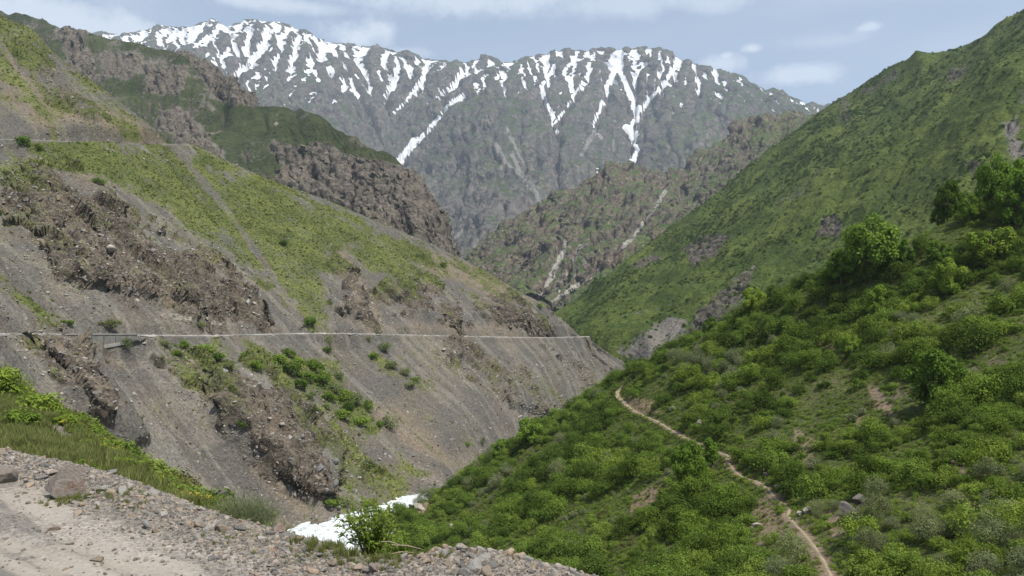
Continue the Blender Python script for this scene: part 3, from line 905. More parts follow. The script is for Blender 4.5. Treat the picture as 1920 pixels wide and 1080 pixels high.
# ---- bushy spur on the right
R1 = Land([wrow((680, 1012, 210), (740, 982, 220), (790, 975, 235), (850, 960, 262), (960, 880, 285), (1180, 770, 280), (1400, 690, 240), (1600, 620, 225), (1920, 480, 225), (2200, 420, 240)),
           wrow((680, 1006, 195), (740, 966, 203), (790, 944, 212), (835, 926, 222), (880, 888, 231), (960, 832, 233), (1080, 765, 226), (1180, 702, 213), (1300, 640, 195), (1400, 592, 180), (1560, 520, 166), (1700, 455, 160), (1800, 405, 160), (1920, 365, 162), (2200, 290, 175)),
           wrow((665, 1032, 186), (730, 998, 192), (860, 952, 198), (980, 885, 190), (1180, 792, 170), (1400, 705, 150), (1600, 610, 140), (1920, 490, 130), (2200, 410, 130)),
           wrow((650, 1085, 164), (745, 1046, 168), (900, 1002, 162), (1050, 950, 148), (1250, 880, 130), (1500, 800, 112), (1750, 705, 104), (1950, 645, 98), (2200, 590, 98)),
           wrow((640, 1160, 142), (750, 1108, 148), (900, 1080, 132), (1100, 1040, 110), (1350, 980, 92), (1600, 920, 79), (1950, 830, 68), (2200, 790, 66)),
           wrow((700, 1290, 120), (800, 1180, 122), (1000, 1160, 94), (1200, 1130, 75), (1500, 1090, 58), (1950, 1040, 46), (2200, 1020, 44)),
           wrow((690, 1510, 92), (800, 1330, 92), (1100, 1300, 62), (1400, 1280, 43), (1900, 1290, 31), (2200, 1290, 29))],
          330, 320, [.4, .8, 1, 1, 1, .7])
P = R1.flat()
rowt = np.repeat(R1.rowt[:, None], R1.G.shape[1], 1).ravel()
nr = np.exp(-((rowt - 1) / .15)**2)
R1.disp((fbm(P, 40, 4, .5, 200) * 3.2) * (1 - .8 * nr), vertical=True)
R1.erode(4, .012, .38)
R1.up()
P = R1.flat()
R1.disp(fbm(P, 8, 4, .55, 205) * .55)
R1.project()
P = R1.flat()
PATHPX = [(1183, 712), (1168, 722), (1158, 736), (1166, 750), (1190, 770), (1230, 790), (1270, 812), (1310, 832), (1345, 848), (1364, 853), (1368, 872), (1390, 893), (1420, 905), (1440, 917), (1460, 940), (1478, 955), (1480, 970), (1508, 1000), (1530, 1030), (1552, 1072), (1562, 1100)]
PATH = resample([tuple(R1.point(*p)) for p in PATHPX], 160)
dd, zz = near_poly(P, PATH)
k = 1 - sstep(dd, .35, 1.3)
R1.G[..., 2] = (P[:, 2] * (1 - k) + zz * k).reshape(R1.G.shape[:2])
P = R1.flat()
R1.project()
R1.pathd = dd
wob = fbm(P, 12, 4, .6, 210)
bare = R1.mask([(.9, [(1500, 618), (1520, 618), (1570, 650), (1560, 660)]), (.8, [(1170, 745), (1220, 750), (1240, 775), (1200, 775)]), (.7, [(1490, 800), (1530, 830), (1520, 880), (1490, 860)]), (.7, [(1610, 765), (1630, 790), (1610, 800)]), (.6, [(1620, 715), (1660, 730), (1680, 790), (1640, 760)]),
                (.8, [(1780, 850), (1815, 890), (1820, 950), (1800, 930)]), (.7, [(1190, 930), (1240, 900), (1230, 940), (1180, 980)]), (.5, [(1380, 960), (1440, 930), (1480, 1000), (1430, 1030)]), (.6, [(760, 945), (800, 935), (810, 960), (770, 975)]), (.6, [(1540, 960), (1620, 940), (1640, 990), (1560, 1010)])], 7, 14, wob)
meadow = R1.mask([(1, [(1690, 440), (1720, 415), (1790, 410), (1810, 430), (1780, 450), (1720, 475), (1690, 470)])], 6)
grass = .75 - bare * .9 + wob * .45 + meadow * .4
grass = grass * sstep(dd, .3, .9)
R1.bare, R1.meadow, R1.wob = bare, meadow, wob
M_R1 = terrain_mat('bushy_spur_ground', .16, (.14, .115, .08), (.20, .155, .105), (.12, .10, .08), (.24, .2, .17), (.050, .062, .018), (.085, .096, .030), (.19, .138, .09), .9, grassC=(.030, .042, .012))
R1.build('bushy_spur', M_R1, 'steep green spur overgrown with shrubs on the right bank of the river', {'m1': (grass, bare * .3, None), 'm2': (.5 + wob, .4 + wob + bare * .4, None)})
log('bushy spur')

# ---- grassy bank beyond the road edge, lower left
r2 = wrow((-330, 600, 60), (-150, 640, 46), (0, 712, 38), (60, 752, 33), (130, 796, 28), (200, 845, 23), (300, 913, 18), (380, 955, 15), (450, 992, 12.6), (520, 1032, 10.8), (600, 1085, 9.6), (760, 1150, 9.2))
B = Land([[(p[0] + .3, p[1] - .3, p[2] - .2) for p in wrow((-330, 830, 18), (-150, 845, 15), (0, 868, 12.6), (150, 900, 10.9), (300, 945, 9.5), (420, 995, 8.3), (500, 1030, 7.8), (580, 1070, 7.3), (760, 1110, 6.9))],
          wrow((-330, 740, 28), (-150, 770, 22), (0, 795, 19.5), (150, 852, 16.5), (300, 926, 12.6), (420, 978, 10.3), (500, 1020, 9.1), (580, 1075, 8.4), (760, 1120, 7.9)),
          r2, [(p[0] + 6, p[1] + 2.5, p[2] - 5) for p in r2], [(p[0] + 44, p[1] + 14, p[2] - 36) for p in r2]],
         300, 170, [1, 1, .4, .5])
P = B.flat()
B.disp(fbm(P, 4, 4, .55, 230) * .50, vertical=True)
B.up()
P = B.flat()
B.disp(fbm(P, .9, 3, .6, 235) * .05)
B.project()
wob = fbm(P, 2.2, 4, .6, 240)
barep = B.mask([(.9, [(85, 775), (130, 790), (150, 850), (110, 830)]), (.8, [(140, 830), (190, 850), (200, 890), (160, 870)]), (.7, [(330, 930), (370, 950), (360, 965)])], 8, 12, wob)
rowtB = np.repeat(B.rowt[:, None], B.G.shape[1], 1).ravel()
M_B = terrain_mat('grassy_bank_ground', .035, (.13, .125, .115), (.17, .16, .145), (.12, .11, .10), (.2, .18, .16), (.075, .105, .028), (.13, .15, .05), (.17, .14, .11), .8)
B.build('grassy_bank', M_B, 'grassy bank with yellow flowers just beyond the gravel road edge', {'m1': (.72 - barep * .8 + wob * .3 - sstep(rowtB, 2.6, 3.2) * .6, None, None), 'm2': (.5 + wob, .4 + wob * .5, None)})
B.barep, B.rowt_f = barep, rowtB

# ---- gravel road shoulder underfoot
EDGE = [(-16, 17.5), (-11.5, 15.2), (-8.6, 13.1), (-7.0, 12.0), (-5.75, 11.1), (-4.4, 9.85), (-3.3, 8.75), (-2.5, 8.1), (-1.75, 7.6), (-1.3, 7.15), (-.85, 7.2), (-.45, 7.35), (.0, 7.1), (.5, 6.75), (.95, 6.3), (1.6, 5.6), (2.6, 4.4), (4.2, 2.6), (6, 0)]
EDGE = resample([(x, y, 0) for x, y in EDGE], 240)
xs = np.concatenate([np.linspace(-17, -8.5, 50)[:-1], np.linspace(-8.5, 2.6, 330), np.linspace(2.6, 9, 40)[1:]])
ys = np.concatenate([np.linspace(-6, 4.2, 40)[:-1], np.linspace(4.2, 14, 270), np.linspace(14, 19, 24)[1:]])
GX, GY = np.meshgrid(xs, ys)
P = np.stack([GX.ravel(), GY.ravel(), np.zeros(GX.size)], 1)
dE, _ = near_poly(P, EDGE[::2], 40.0)
Ex, Ey = EDGE[:, 0], EDGE[:, 1]
inside = P[:, 1] < np.interp(P[:, 0], Ex, Ey)
sE = np.where(inside, dE, -dE)                       # positive on the road side
z = np.full(len(P), -2.0) - .012 * P[:, 0]
berm = np.exp(-((sE - .45) / .42)**2)
z += berm * np.interp(P[:, 0], [-9, -5, -3.4, -2.2, -1.3, -.6, 0, .6, 1.2, 2], [.16, .12, .05, .04, -.06, .10, .12, .05, .0, .0])
z += fbm(P, 2.5, 3, .5, 250) * .035 + fbm(P, .5, 3, .6, 255) * .014 * (1 + berm * 1.5) + fbm(P, .09, 2, .6, 258) * .007 * (.6 + berm)
# wheel ruts and a low ridge of pushed-up gravel
rut = np.abs((P[:, 1] - 9.9) + (P[:, 0] + 7.2) * .86 + fbm(P, 1.6, 2, .5, 260) * .12)
z += np.exp(-(rut / .12)**2) * .035 * sstep(-P[:, 0], 3.0, 4.5) - np.exp(-((rut - .35) / .2)**2) * .02
z -= np.clip(fbm(np.stack([sE / .34, (P @ np.array([.78, -.62, 0])) / 5.0, 0 * sE], 1), 1.0, 4, .6, 266), -.4, .4) * .035 * sstep(sE, .6, 1.4)
z = np.where(sE < 0, z - np.maximum(-sE - .02, 0) * .78 - .10 * sstep(-sE, 0, .5), z)
Gs = np.stack([P[:, 0], P[:, 1], z], 1).reshape(GX.shape + (3,))
m, t = new_mat('gravel_road')
pos = t.n('ShaderNodeNewGeometry').outputs['Position']
at = t.n('ShaderNodeSeparateColor', {0: t.n('ShaderNodeAttribute', attribute_name='m1').outputs['Color']})
n1 = t.noise(pos, 1.3, 4, .55)
n2 = t.noise(pos, 9, 4, .6)
n3 = t.noise(pos, 60, 3, .6)
vor = t.n('ShaderNodeTexVoronoi', {'Vector': pos, 'Scale': 38.0})
vv = t.n('ShaderNodeSeparateColor', {0: vor.outputs['Color']}).outputs[0]
c = t.mix(t.step(t.math('ADD', t.math('MULTIPLY', n1, .6), t.math('MULTIPLY', n2, .4)), .4, .62), (.170, .152, .132), (.238, .213, .183))
dust = t.step(t.math('ADD', at.outputs[0], t.math('ADD', t.math('MULTIPLY', t.math('SUBTRACT', n2, .5), 1.2), t.math('MULTIPLY', t.math('SUBTRACT', n1, .5), .9))), .35, .75)
c = t.mix(t.math('MULTIPLY', dust, .75), c, (.300, .262, .217))
c = t.mix(t.step(at.outputs[1], .56, .80), c, (.155, .142, .126))
c = t.mix(t.math('MULTIPLY', t.step(t.math('SUBTRACT', 1.0, at.outputs[1]), .56, .80), .7), c, (.31, .275, .235))
gq = t.math('SUBTRACT', 1.0, t.math('MULTIPLY', dust, .75))
v = t.math('ADD', 1.0, t.math('MULTIPLY', t.math('SUBTRACT', t.math('ADD', t.math('MULTIPLY', vv, .6), t.math('MULTIPLY', n3, .4)), .5), t.math('MULTIPLY', gq, 1.05)))
c = t.mix(1.0, c, t.n('ShaderNodeCombineColor', {0: v, 1: v, 2: v}).outputs[0], 'MULTIPLY')
h = t.math('ADD', t.math('MULTIPLY', n3, .6), t.math('MULTIPLY', t.math('MULTIPLY', vv, .6), gq))
M_G = finish(m, t, c, .95, t.math('ADD', h, t.math('MULTIPLY', n2, 1.2)), .1, .02, .9)
sh = grid_object('road', Gs, M_G)
at = sh.data.attributes.new('m1', 'FLOAT_COLOR', 'POINT')
buf = np.zeros((len(P), 4), np.float32)
pyv = HORIZ - F * z / np.maximum(P[:, 1], .5)
pxv = 960 + F * P[:, 0] / np.maximum(P[:, 1], .5)
dst = np.zeros(len(P))
for wgt, poly in [(1, [(-60, 915), (60, 910), (110, 935), (150, 950), (130, 970), (115, 985), (60, 960), (-60, 950)]), (.75, [(-100, 1000), (150, 1010), (260, 1030), (380, 1060), (420, 1100), (-100, 1120)]), (.5, [(150, 990), (240, 1020), (210, 1030), (140, 1005)]), (.55, [(230, 1015), (330, 1040), (300, 1050)])]:
    dst = np.maximum(dst, wgt * sstep(poly_sd(pxv, pyv, poly) + fbm(P, .6, 3, .6, 262) * 30, -22, 22))
buf[:, 0] = dst
along = P @ np.array([.78, -.62, 0])
buf[:, 1] = np.clip(.5 + fbm(np.stack([sE / .34, along / 5.0, 0 * sE], 1), 1.0, 4, .6, 266) * 1.3 * sstep(sE, .5, 1.3), 0, 1)
at.data.foreach_set('color', buf.ravel())
tag(sh, 'dusty gravel road shoulder in the near corner above the river', kind='structure')
ROADG = dict(P=np.stack([P[:, 0], P[:, 1], z], 1), sE=sE, px=pxv, py=pyv, berm=berm)
log('shoulder')

# ---- river
mid_l = resample([W(930, 872, 300), W(880, 893, 272), W(830, 922, 245), W(775, 934, 232), (-33.5, 219, -47.5), (-41.5, 208, -47.9), (-48, 199, -48.5), (-53, 190, -49.3), (-55, 176, -50.6), (-46, 158, -52.8), (-40, 135, -54)], 220)
tan = np.gradient(mid_l, axis=0)
nrm = np.stack([tan[:, 1], -tan[:, 0], 0 * tan[:, 0]], 1)
nrm /= np.linalg.norm(nrm, axis=1)[:, None]
wv = np.concatenate([np.linspace(-3.0, -1, 30)[:-1], np.linspace(-1, 1, 70)])
half = 8.5 + fbm(mid_l, 20, 2, .5, 270) * 1.5
RG = mid_l[None] + nrm[None] * wv[:, None, None] * half[None, :, None]
Q = RG.reshape(-1, 3)
ht = fbm(Q * np.array([1, .8, 1]), 3.2, 4, .6, 275, ridged=True) * .9 + fbm(Q, 9, 2, .5, 277) * .25
RG[..., 2] += ht.reshape(RG.shape[:2])
m, t = new_mat('white_water')
pos = t.n('ShaderNodeNewGeometry').outputs['Position']
f1 = t.noise(t.vmath('MULTIPLY', pos, (1, .55, 1)), .8, 6, .65, dist=.8)
f2 = t.noise(pos, 3.5, 4, .6)
c = t.mix(t.step(t.math('ADD', t.math('MULTIPLY', f1, .7), t.math('MULTIPLY', f2, .3)), .34, .58), (.20, .25, .25), (.78, .80, .81))
M_W = finish(m, t, c, .45, t.math('ADD', f1, t.math('MULTIPLY', f2, .5)), .3, .35, .8)
rv = grid_object('river', RG, M_W)
tag(rv, 'foaming white river rushing at the foot of the scree', kind='structure')
log('river')

# ------------------------------------------------------------------ haze
def box_mesh(name, lo, hi, mat):
    x0, y0, z0 = lo
    x1, y1, z1 = hi
    V = [(x0, y0, z0), (x1, y0, z0), (x1, y1, z0), (x0, y1, z0), (x0, y0, z1), (x1, y0, z1), (x1, y1, z1), (x0, y1, z1)]
    return mesh_np(name, V, [(0, 3, 2, 1), (4, 5, 6, 7), (0, 1, 5, 4), (1, 2, 6, 5), (2, 3, 7, 6), (3, 0, 4, 7)], mat, False)


hm = bpy.data.materials.new('haze')
hm.use_nodes = True
ht_ = NT(hm.node_tree)
pv = ht_.n('ShaderNodeVolumePrincipled', {'Color': (.74, .86, 1.0, 1), 'Density': 7.2e-5, 'Anisotropy': 0.2})
ho = ht_.n('ShaderNodeOutputMaterial')
ht_.t.links.new(pv.outputs[0], ho.inputs['Volume'])
hz = link('haze', box_mesh('haze', (-9000, -3000, -93.5), (9000, 9000, 2350), hm))
tag(hz, 'thin blue mountain haze filling the valley air', kind='stuff')

# ------------------------------------------------------------------ roads, walls, footpath
def simple_mat(name, a, b, scale, rough=.9, bump=.4, dist=.05):
    m, t = new_mat(name)
    pos = t.n('ShaderNodeNewGeometry').outputs['Position']
    n1 = t.noise(pos, scale, 5, .6)
    n2 = t.noise(pos, scale * 6, 3, .6)
    f = t.math('ADD', t.math('MULTIPLY', n1, .6), t.math('MULTIPLY', n2, .4))
    return finish(m, t, t.mix(t.step(f, .36, .64), a, b), rough, f, .1, dist, bump)


M_ROAD = simple_mat('pale_road_gravel', (.13, .122, .108), (.30, .285, .255), .09)
M_PATH = simple_mat('trodden_earth', (.20, .158, .105), (.29, .235, .165), 2.2)
M_CONC = simple_mat('weathered_concrete', (.135, .13, .115), (.22, .21, .185), .9)
M_CONC2 = simple_mat('pale_concrete', (.24, .23, .20), (.33, .31, .275), .9)
M_CONC3 = simple_mat('dark_concrete', (.085, .08, .07), (.14, .13, .115), .7)


def ribbon(name, line, prof, mat, label, wob=0.0):
    """sweep a cross profile [(offset, height)] along a line; offset to the right of travel"""
    tan = np.gradient(line, axis=0)
    n = np.stack([tan[:, 1], -tan[:, 0], 0 * tan[:, 0]], 1)
    n /= np.linalg.norm(n, axis=1)[:, None]
    G = np.stack([line + n * o + np.array([0, 0, h]) for o, h in prof])
    if wob:
        q = G.reshape(-1, 3)
        G[..., 2] += (fbm(q, 1.5, 3, .6, 300) * wob).reshape(G.shape[:2])
        G[..., 0] += (fbm(q, 5.0, 3, .6, 303) * wob * 3).reshape(G.shape[:2])
    return tag(grid_object(name, G, mat), label, kind='structure')


ribbon('road', resample(ROAD, 520), [(-2.6, .02), (-1.2, .05), (0, .06), (1.4, .05), (2.2, .06), (2.5, .12), (2.9, .14), (3.2, .0), (3.5, -.3)], M_ROAD, 'narrow pale road cut level across the scree hillside', .42)
ribbon('road', resample(UROAD, 180), [(-2.2, .02), (0, .06), (1.8, .05), (2.1, .22), (2.5, .2), (3.0, -.3)], simple_mat('dull_road_gravel', (.105, .10, .088), (.155, .147, .13), .8), 'upper road bench crossing high on the hillside under the reddish soil', .15)
pl = resample(PATH, 300)
wid = np.interp(np.arange(300), [0, 20, 60, 299], [1.1, .75, .30, .18])
tan_ = np.gradient(pl, axis=0)
n_ = np.stack([tan_[:, 1], -tan_[:, 0], 0 * tan_[:, 0]], 1)
n_ /= np.linalg.norm(n_, axis=1)[:, None]
wl = wid * (1 + fbm(pl, 3, 3, .6, 305) * .8)
wr = wid * (1 + fbm(pl, 3, 3, .6, 309) * .8)
PG = np.stack([pl - n_ * wl[:, None] + [0, 0, -.05], pl - n_ * wl[:, None] * .6 + [0, 0, .07], pl + [0, 0, .05], pl + n_ * wr[:, None] * .6 + [0, 0, .07], pl + n_ * wr[:, None] + [0, 0, -.05]])
tag(grid_object('footpath', PG, M_PATH), 'narrow tan dirt footpath winding down the bushy spur', kind='structure')


def prism(name, quad_bottom, quad_top, mat, parent=None):
    V = list(quad_bottom) + list(quad_top)
    return link(name, mesh_np(name, V, [(3, 2, 1, 0), (4, 5, 6, 7), (0, 1, 5, 4), (1, 2, 6, 5), (2, 3, 7, 6), (3, 0, 4, 7)], mat, False), parent)


def wall_run(root, line, out, t0, zt, zb, mat, name, proud=0.0, thick=.5):
    """a straight wall piece between two plan points; zt/zb = (top,bottom) heights at both ends"""
    a, b = np.array(line[0]), np.array(line[1])
    o = np.array(out)
    def q(p, k, z):
        w = p + o * k
        return (w[0], w[1], z)
    bot = [q(a, -thick, zb[0]), q(b, -thick, zb[1]), q(b, proud, zb[1]), q(a, proud, zb[0])]
    top = [q(a, -thick, zt[0]), q(b, -thick, zt[1]), q(b, proud, zt[1]), q(a, proud, zt[0])]
    return prism(name, bot, top, mat, root)


def retaining_wall(line, px0, px1, n, tops, bots, mats, label, off, slant=True):
    pxs = 960 + F * line[:, 0] / line[:, 1]
    i0, i1 = int(np.argmin(abs(pxs - px0))), int(np.argmin(abs(pxs - px1)))
    a, b = line[i0], line[i1]
    d = (b - a)[:2]
    L_ = np.linalg.norm(d)
    d = d / L_
    o = np.array([d[1], -d[0]])
    root = bpy.data.objects.new('retaining_wall', None)
    COL.objects.link(root)
    tag(root, label, 'wall')
    base = a[:2] + o * off
    zr = a[2]
    f = lambda k: base + d * L_ * k
    for k in range(n):
        k0, k1 = k / n, (k + 1) / n
        zt = [zr + np.interp(q, [0, 1], tops) for q in (k0, k1)]
        zb = [zr + np.interp(q, [0, 1], bots) for q in (k0, k1)]
        g = .06 / L_ * 1.0
        wall_run(root, (f(k0 + g), f(k1 - g)), o, 0, zt, zb, mats[0], 'panel', 0.0)
        if k:
            wall_run(root, (f(k0 - .12 / L_), f(k0 + .12 / L_)), o, 0, [zt[0]] * 2, [zb[0]] * 2, mats[2], 'post', .10, .4)
    ta, tb = zr + tops[0], zr + tops[1]
    wall_run(root, (f(-.01), f(1.01)), o, 0, (ta + .28, tb + .28), (ta + .01, tb + .01), mats[1], 'cap', .14, .55)
    ba, bb = zr + bots[0], zr + bots[1]
    wall_run(root, (f(.08), f(1.01)), o, 0, (ba + .25 + (bb - ba) * .08, bb + .25), (ba - .55 + (bb - ba) * .08, bb - .45), mats[1], 'footing', .34, .5)
    return root


retaining_wall(ROAD, 92, 236, 6, (-.15, -.05), (-4.3, -1.5), (M_CONC, M_CONC2, M_CONC3), 'tapering concrete retaining wall holding the level road above the gully', 4.1)
retaining_wall(ROAD, 425, 478, 3, (-.2, -.2), (-1.4, -1.3), (M_CONC, M_CONC, M_CONC3), 'short low concrete wall under the road beside green shrubs', 3.9)
retaining_wall(UROAD, -90, 42, 4, (.5, .4), (-2.3, -2.2), (M_CONC3, M_CONC, M_CONC3), 'dark concrete retaining wall under the upper road beside a shrub', 3.0)
log('roads')

# ------------------------------------------------------------------ plants and stones: prototypes
def leaf_mat(name, a, b, trans=.35):
    m, t = new_mat(name)
    tint = t.n('ShaderNodeAttribute', attribute_name='tint').outputs['Fac']
    oi = t.n('ShaderNodeObjectInfo')
    f = t.math('ADD', t.math('MULTIPLY', tint, .7), t.math('MULTIPLY', oi.outputs['Random'], .3))
    c = t.mix(f, a, b)
    c = t.mix(1.0, c, oi.outputs['Color'], 'MULTIPLY')
    df = t.n('ShaderNodeBsdfDiffuse', {'Color': c})
    tr = t.n('ShaderNodeBsdfTranslucent', {'Color': c})
    mx = t.n('ShaderNodeMixShader', {0: trans, 1: df.outputs[0], 2: tr.outputs[0]})
    o = t.n('ShaderNodeOutputMaterial')
    t.t.links.new(mx.outputs[0], o.inputs[0])
    return m


LEAF = {'dark': leaf_mat('leaf_dark', (.050, .088, .016), (.118, .172, .034)),
        'mid': leaf_mat('leaf_mid', (.082, .138, .022), (.178, .250, .048)),
        'light': leaf_mat('leaf_light', (.125, .190, .028), (.235, .305, .060)),
        'silver': leaf_mat('leaf_silver', (.130, .155, .072), (.250, .272, .140)),
        'olive': leaf_mat('leaf_olive', (.095, .100, .032), (.170, .168, .056)),
        'grass': leaf_mat('grass_blade', (.100, .125, .032), (.220, .225, .085)),
        'yellow': leaf_mat('yellow_flower', (.32, .28, .03), (.55, .46, .08), .2),
        'bark': simple_mat('bark', (.07, .055, .042), (.13, .105, .08), 6, .95, .5, .02)}


def leaf_arrays(C, N, ln, wd, r, tint, bend=0.0):
    """rhombic leaves at C with normals N"""
    n = len(C)
    N = N / np.linalg.norm(N, axis=1)[:, None]
    t = r.normal(size=(n, 3))
    t -= N * (t * N).sum(1)[:, None]
    t /= np.linalg.norm(t, axis=1)[:, None]
    b = np.cross(N, t)
    ln = np.broadcast_to(ln, (n,))[:, None]
    wd = np.broadcast_to(wd, (n,))[:, None]
    V = np.stack([C - t * ln * .5, C + b * wd * .5 + t * ln * .05, C + t * ln * .5 - N * ln * bend, C - b * wd * .5 + t * ln * .05], 1)
    return V.reshape(-1, 3), np.arange(4 * n).reshape(n, 4), np.repeat(tint, 4)


def with_tint(me, tint):
    at = me.attributes.new('tint', 'FLOAT', 'POINT')
    at.data.foreach_set('value', np.asarray(tint, np.float32))
    return me


def bush_mesh(name, seed, lobes=9, leaves=620, leaf=.075, height=.8, mat='mid', spiky=0.0):
    """shrub of unit width: leaf clumps spread through an uneven dome"""
    r = np.random.default_rng(seed)
    C, N, T = [], [], []
    per = leaves // lobes
    for k in range(lobes):
        a, q = r.uniform(0, 2 * math.pi), math.sqrt(r.uniform(0, 1)) * .33
        zc = height * (.22 + .50 * r.uniform(0, 1) * (1 - q * 1.3))
        c = np.array([math.cos(a) * q, math.sin(a) * q, zc])
        rad = r.uniform(.12, .24)
        d = r.normal(size=(per, 3))
        d[:, 2] += .35
        d /= np.linalg.norm(d, axis=1)[:, None]
        rr = rad * (.55 + .5 * r.uniform(size=(per, 1)))
        p = c + d * rr * np.array([1, 1, .9])
        p[:, 2] = np.maximum(p[:, 2], .015)
        C.append(p)
        N.append(d + r.normal(size=d.shape) * .40 + [0, 0, .45])
        T.append(np.clip(r.normal(.5, .2) + r.normal(0, .16, per), 0, 1))
    n2 = leaves // 6                       # twigs of leaves that stick out of the outline
    d = r.normal(size=(n2, 3))
    d[:, 2] = abs(d[:, 2]) + .1 + spiky
    d /= np.linalg.norm(d, axis=1)[:, None]
    C.append(d * r.uniform(.3, .52, (n2, 1)) * np.array([1, 1, height * 1.55]))
    N.append(r.normal(size=(n2, 3)) + [0, 0, .5])
    T.append(r.uniform(.3, 1, n2))
    C, N, T = np.concatenate(C), np.concatenate(N), np.concatenate(T)
    V, Fq, tint = leaf_arrays(C, N, leaf * r.uniform(.7, 1.4, len(C)), leaf * .55 * r.uniform(.7, 1.3, len(C)), r, T, .12)
    return with_tint(mesh_np(name, V, Fq, LEAF[mat], False), tint)


def tube(pts, radii, sides=6):
    pts = np.array(pts, float)
    V, Fq = [], []
    for k, p in enumerate(pts):
        t = pts[min(k + 1, len(pts) - 1)] - pts[max(k - 1, 0)]
        t /= np.linalg.norm(t) + 1e-9
        u = np.cross(t, [.3, .9, .2])
        u /= np.linalg.norm(u) + 1e-9
        w = np.cross(t, u)
        for j in range(sides):
            a = 2 * math.pi * j / sides
            V.append(p + (u * math.cos(a) + w * math.sin(a)) * radii[k])
        if k:
            b0, b1 = (k - 1) * sides, k * sides
            for j in range(sides):
                Fq.append((b0 + j, b0 + (j + 1) % sides, b1 + (j + 1) % sides, b1 + j))
    return np.array(V), np.array(Fq)


def join(parts):
    V, Fq, o = [], [], 0
    for v, f in parts:
        V.append(v)
        Fq.append(np.asarray(f) + o)
        o += len(v)
    return np.concatenate(V), np.concatenate(Fq)


def tree_meshes(seed, lobes=30, leaves=5200, leaf=.045, shape=(.5, .5, .42), zc=.56, mat='mid', limbs=9):
    """tree of unit height: tapered trunk with limbs reaching into leaf clumps"""
    r = np.random.default_rng(seed)
    parts = [tube([(0, 0, -.06), (.01, 0, .08), (.02, .012, .2), (.01, .02, .36), (.0, .01, .55), (0, 0, .72)], [.036, .028, .024, .02, .013, .005], 7)]
    LC = []
    for k in range(lobes):
        d = r.normal(size=3)
        d /= np.linalg.norm(d)
        q = r.uniform(.35, .86)**.7
        c = np.array([0, 0, zc]) + d * q * np.array(shape) * .92
        c[2] = max(c[2], .09)
        LC.append((c, r.uniform(.085, .16) * (shape[0] / .5)**.5))
    for k in range(min(limbs, lobes)):
        c = LC[k][0]
        s = np.array([.01, .01, r.uniform(.16, .45)])
        mid = s * .5 + c * .5 + np.array([0, 0, -.03])
        parts.append(tube([s, mid, c], [.013, .009, .003], 5))
    TV, TF = join(parts)
    trunk = mesh_np('trunk', TV, TF, LEAF['bark'], True)
    per = leaves // lobes
    C, N, T = [], [], []
    for c, rad in LC:
        d = r.normal(size=(per, 3))
        d[:, 2] += .3
        d /= np.linalg.norm(d, axis=1)[:, None]
        p = c + d * rad * (.45 + .62 * r.uniform(size=(per, 1)))
        C.append(p)
        N.append(d + r.normal(size=d.shape) * .40 + [0, 0, .45])
        T.append(np.clip(r.normal(.5, .17) + r.normal(0, .15, per), 0, 1))
    C, N, T = np.concatenate(C), np.concatenate(N), np.concatenate(T)
    V, Fq, tint = leaf_arrays(C, N, leaf * r.uniform(.7, 1.4, len(C)), leaf * .6 * r.uniform(.7, 1.3, len(C)), r, T, .15)
    crown = with_tint(mesh_np('crown', V, Fq, LEAF[mat], False), tint)
    return trunk, crown


def tuft_mesh(name, seed, blades=46, mat='grass', h=1.0, spread=.5, w=.035):
    r = np.random.default_rng(seed)
    V, Fq, T = [], [], []
    for k in range(blades):
        a = r.uniform(0, 2 * math.pi)
        b = np.array([math.cos(a), math.sin(a), 0]) * math.sqrt(r.uniform()) * spread * .55
        lean = np.array([math.cos(a), math.sin(a), 0]) * r.uniform(.1, .55) * spread + r.normal(size=3) * [.12, .12, 0]
        hh = h * r.uniform(.45, 1.0)
        side = np.array([-math.sin(a), math.cos(a), 0]) * w * r.uniform(.6, 1.3)
        m_ = b + lean * .35 + [0, 0, hh * .55]
        e = b + lean + [0, 0, hh * r.uniform(.8, 1.0)]
        o = len(V)
        V += [b - side * .6, b + side * .6, m_ + side * .7, m_ - side * .7, e + side * .1, e - side * .1]
        Fq += [(o, o + 1, o + 2, o + 3), (o + 3, o + 2, o + 4, o + 5)]
        T += [r.uniform()] * 6
    return with_tint(mesh_np(name, V, Fq, LEAF[mat], False), T)


def ico(sub=2):
    t = (1 + 5**.5) / 2
    V = [(-1, t, 0), (1, t, 0), (-1, -t, 0), (1, -t, 0), (0, -1, t), (0, 1, t), (0, -1, -t), (0, 1, -t), (t, 0, -1), (t, 0, 1), (-t, 0, -1), (-t, 0, 1)]
    V = [np.array(v) / np.linalg.norm(v) for v in V]
    Fc = [(0, 11, 5), (0, 5, 1), (0, 1, 7), (0, 7, 10), (0, 10, 11), (1, 5, 9), (5, 11, 4), (11, 10, 2), (10, 7, 6), (7, 1, 8), (3, 9, 4), (3, 4, 2), (3, 2, 6), (3, 6, 8), (3, 8, 9), (4, 9, 5), (2, 4, 11), (6, 2, 10), (8, 6, 7), (9, 8, 1)]
    for _ in range(sub):
        mem, F2 = {}, []
        def mp(a, b):
            k = (min(a, b), max(a, b))
            if k not in mem:
                v = V[a] + V[b]
                V.append(v / np.linalg.norm(v))
                mem[k] = len(V) - 1
            return mem[k]
        for a, b, c in Fc:
            x, y, z = mp(a, b), mp(b, c), mp(c, a)
            F2 += [(a, x, z), (b, y, x), (c, z, y), (x, y, z)]
        Fc = F2
    return np.array(V), np.array(Fc)


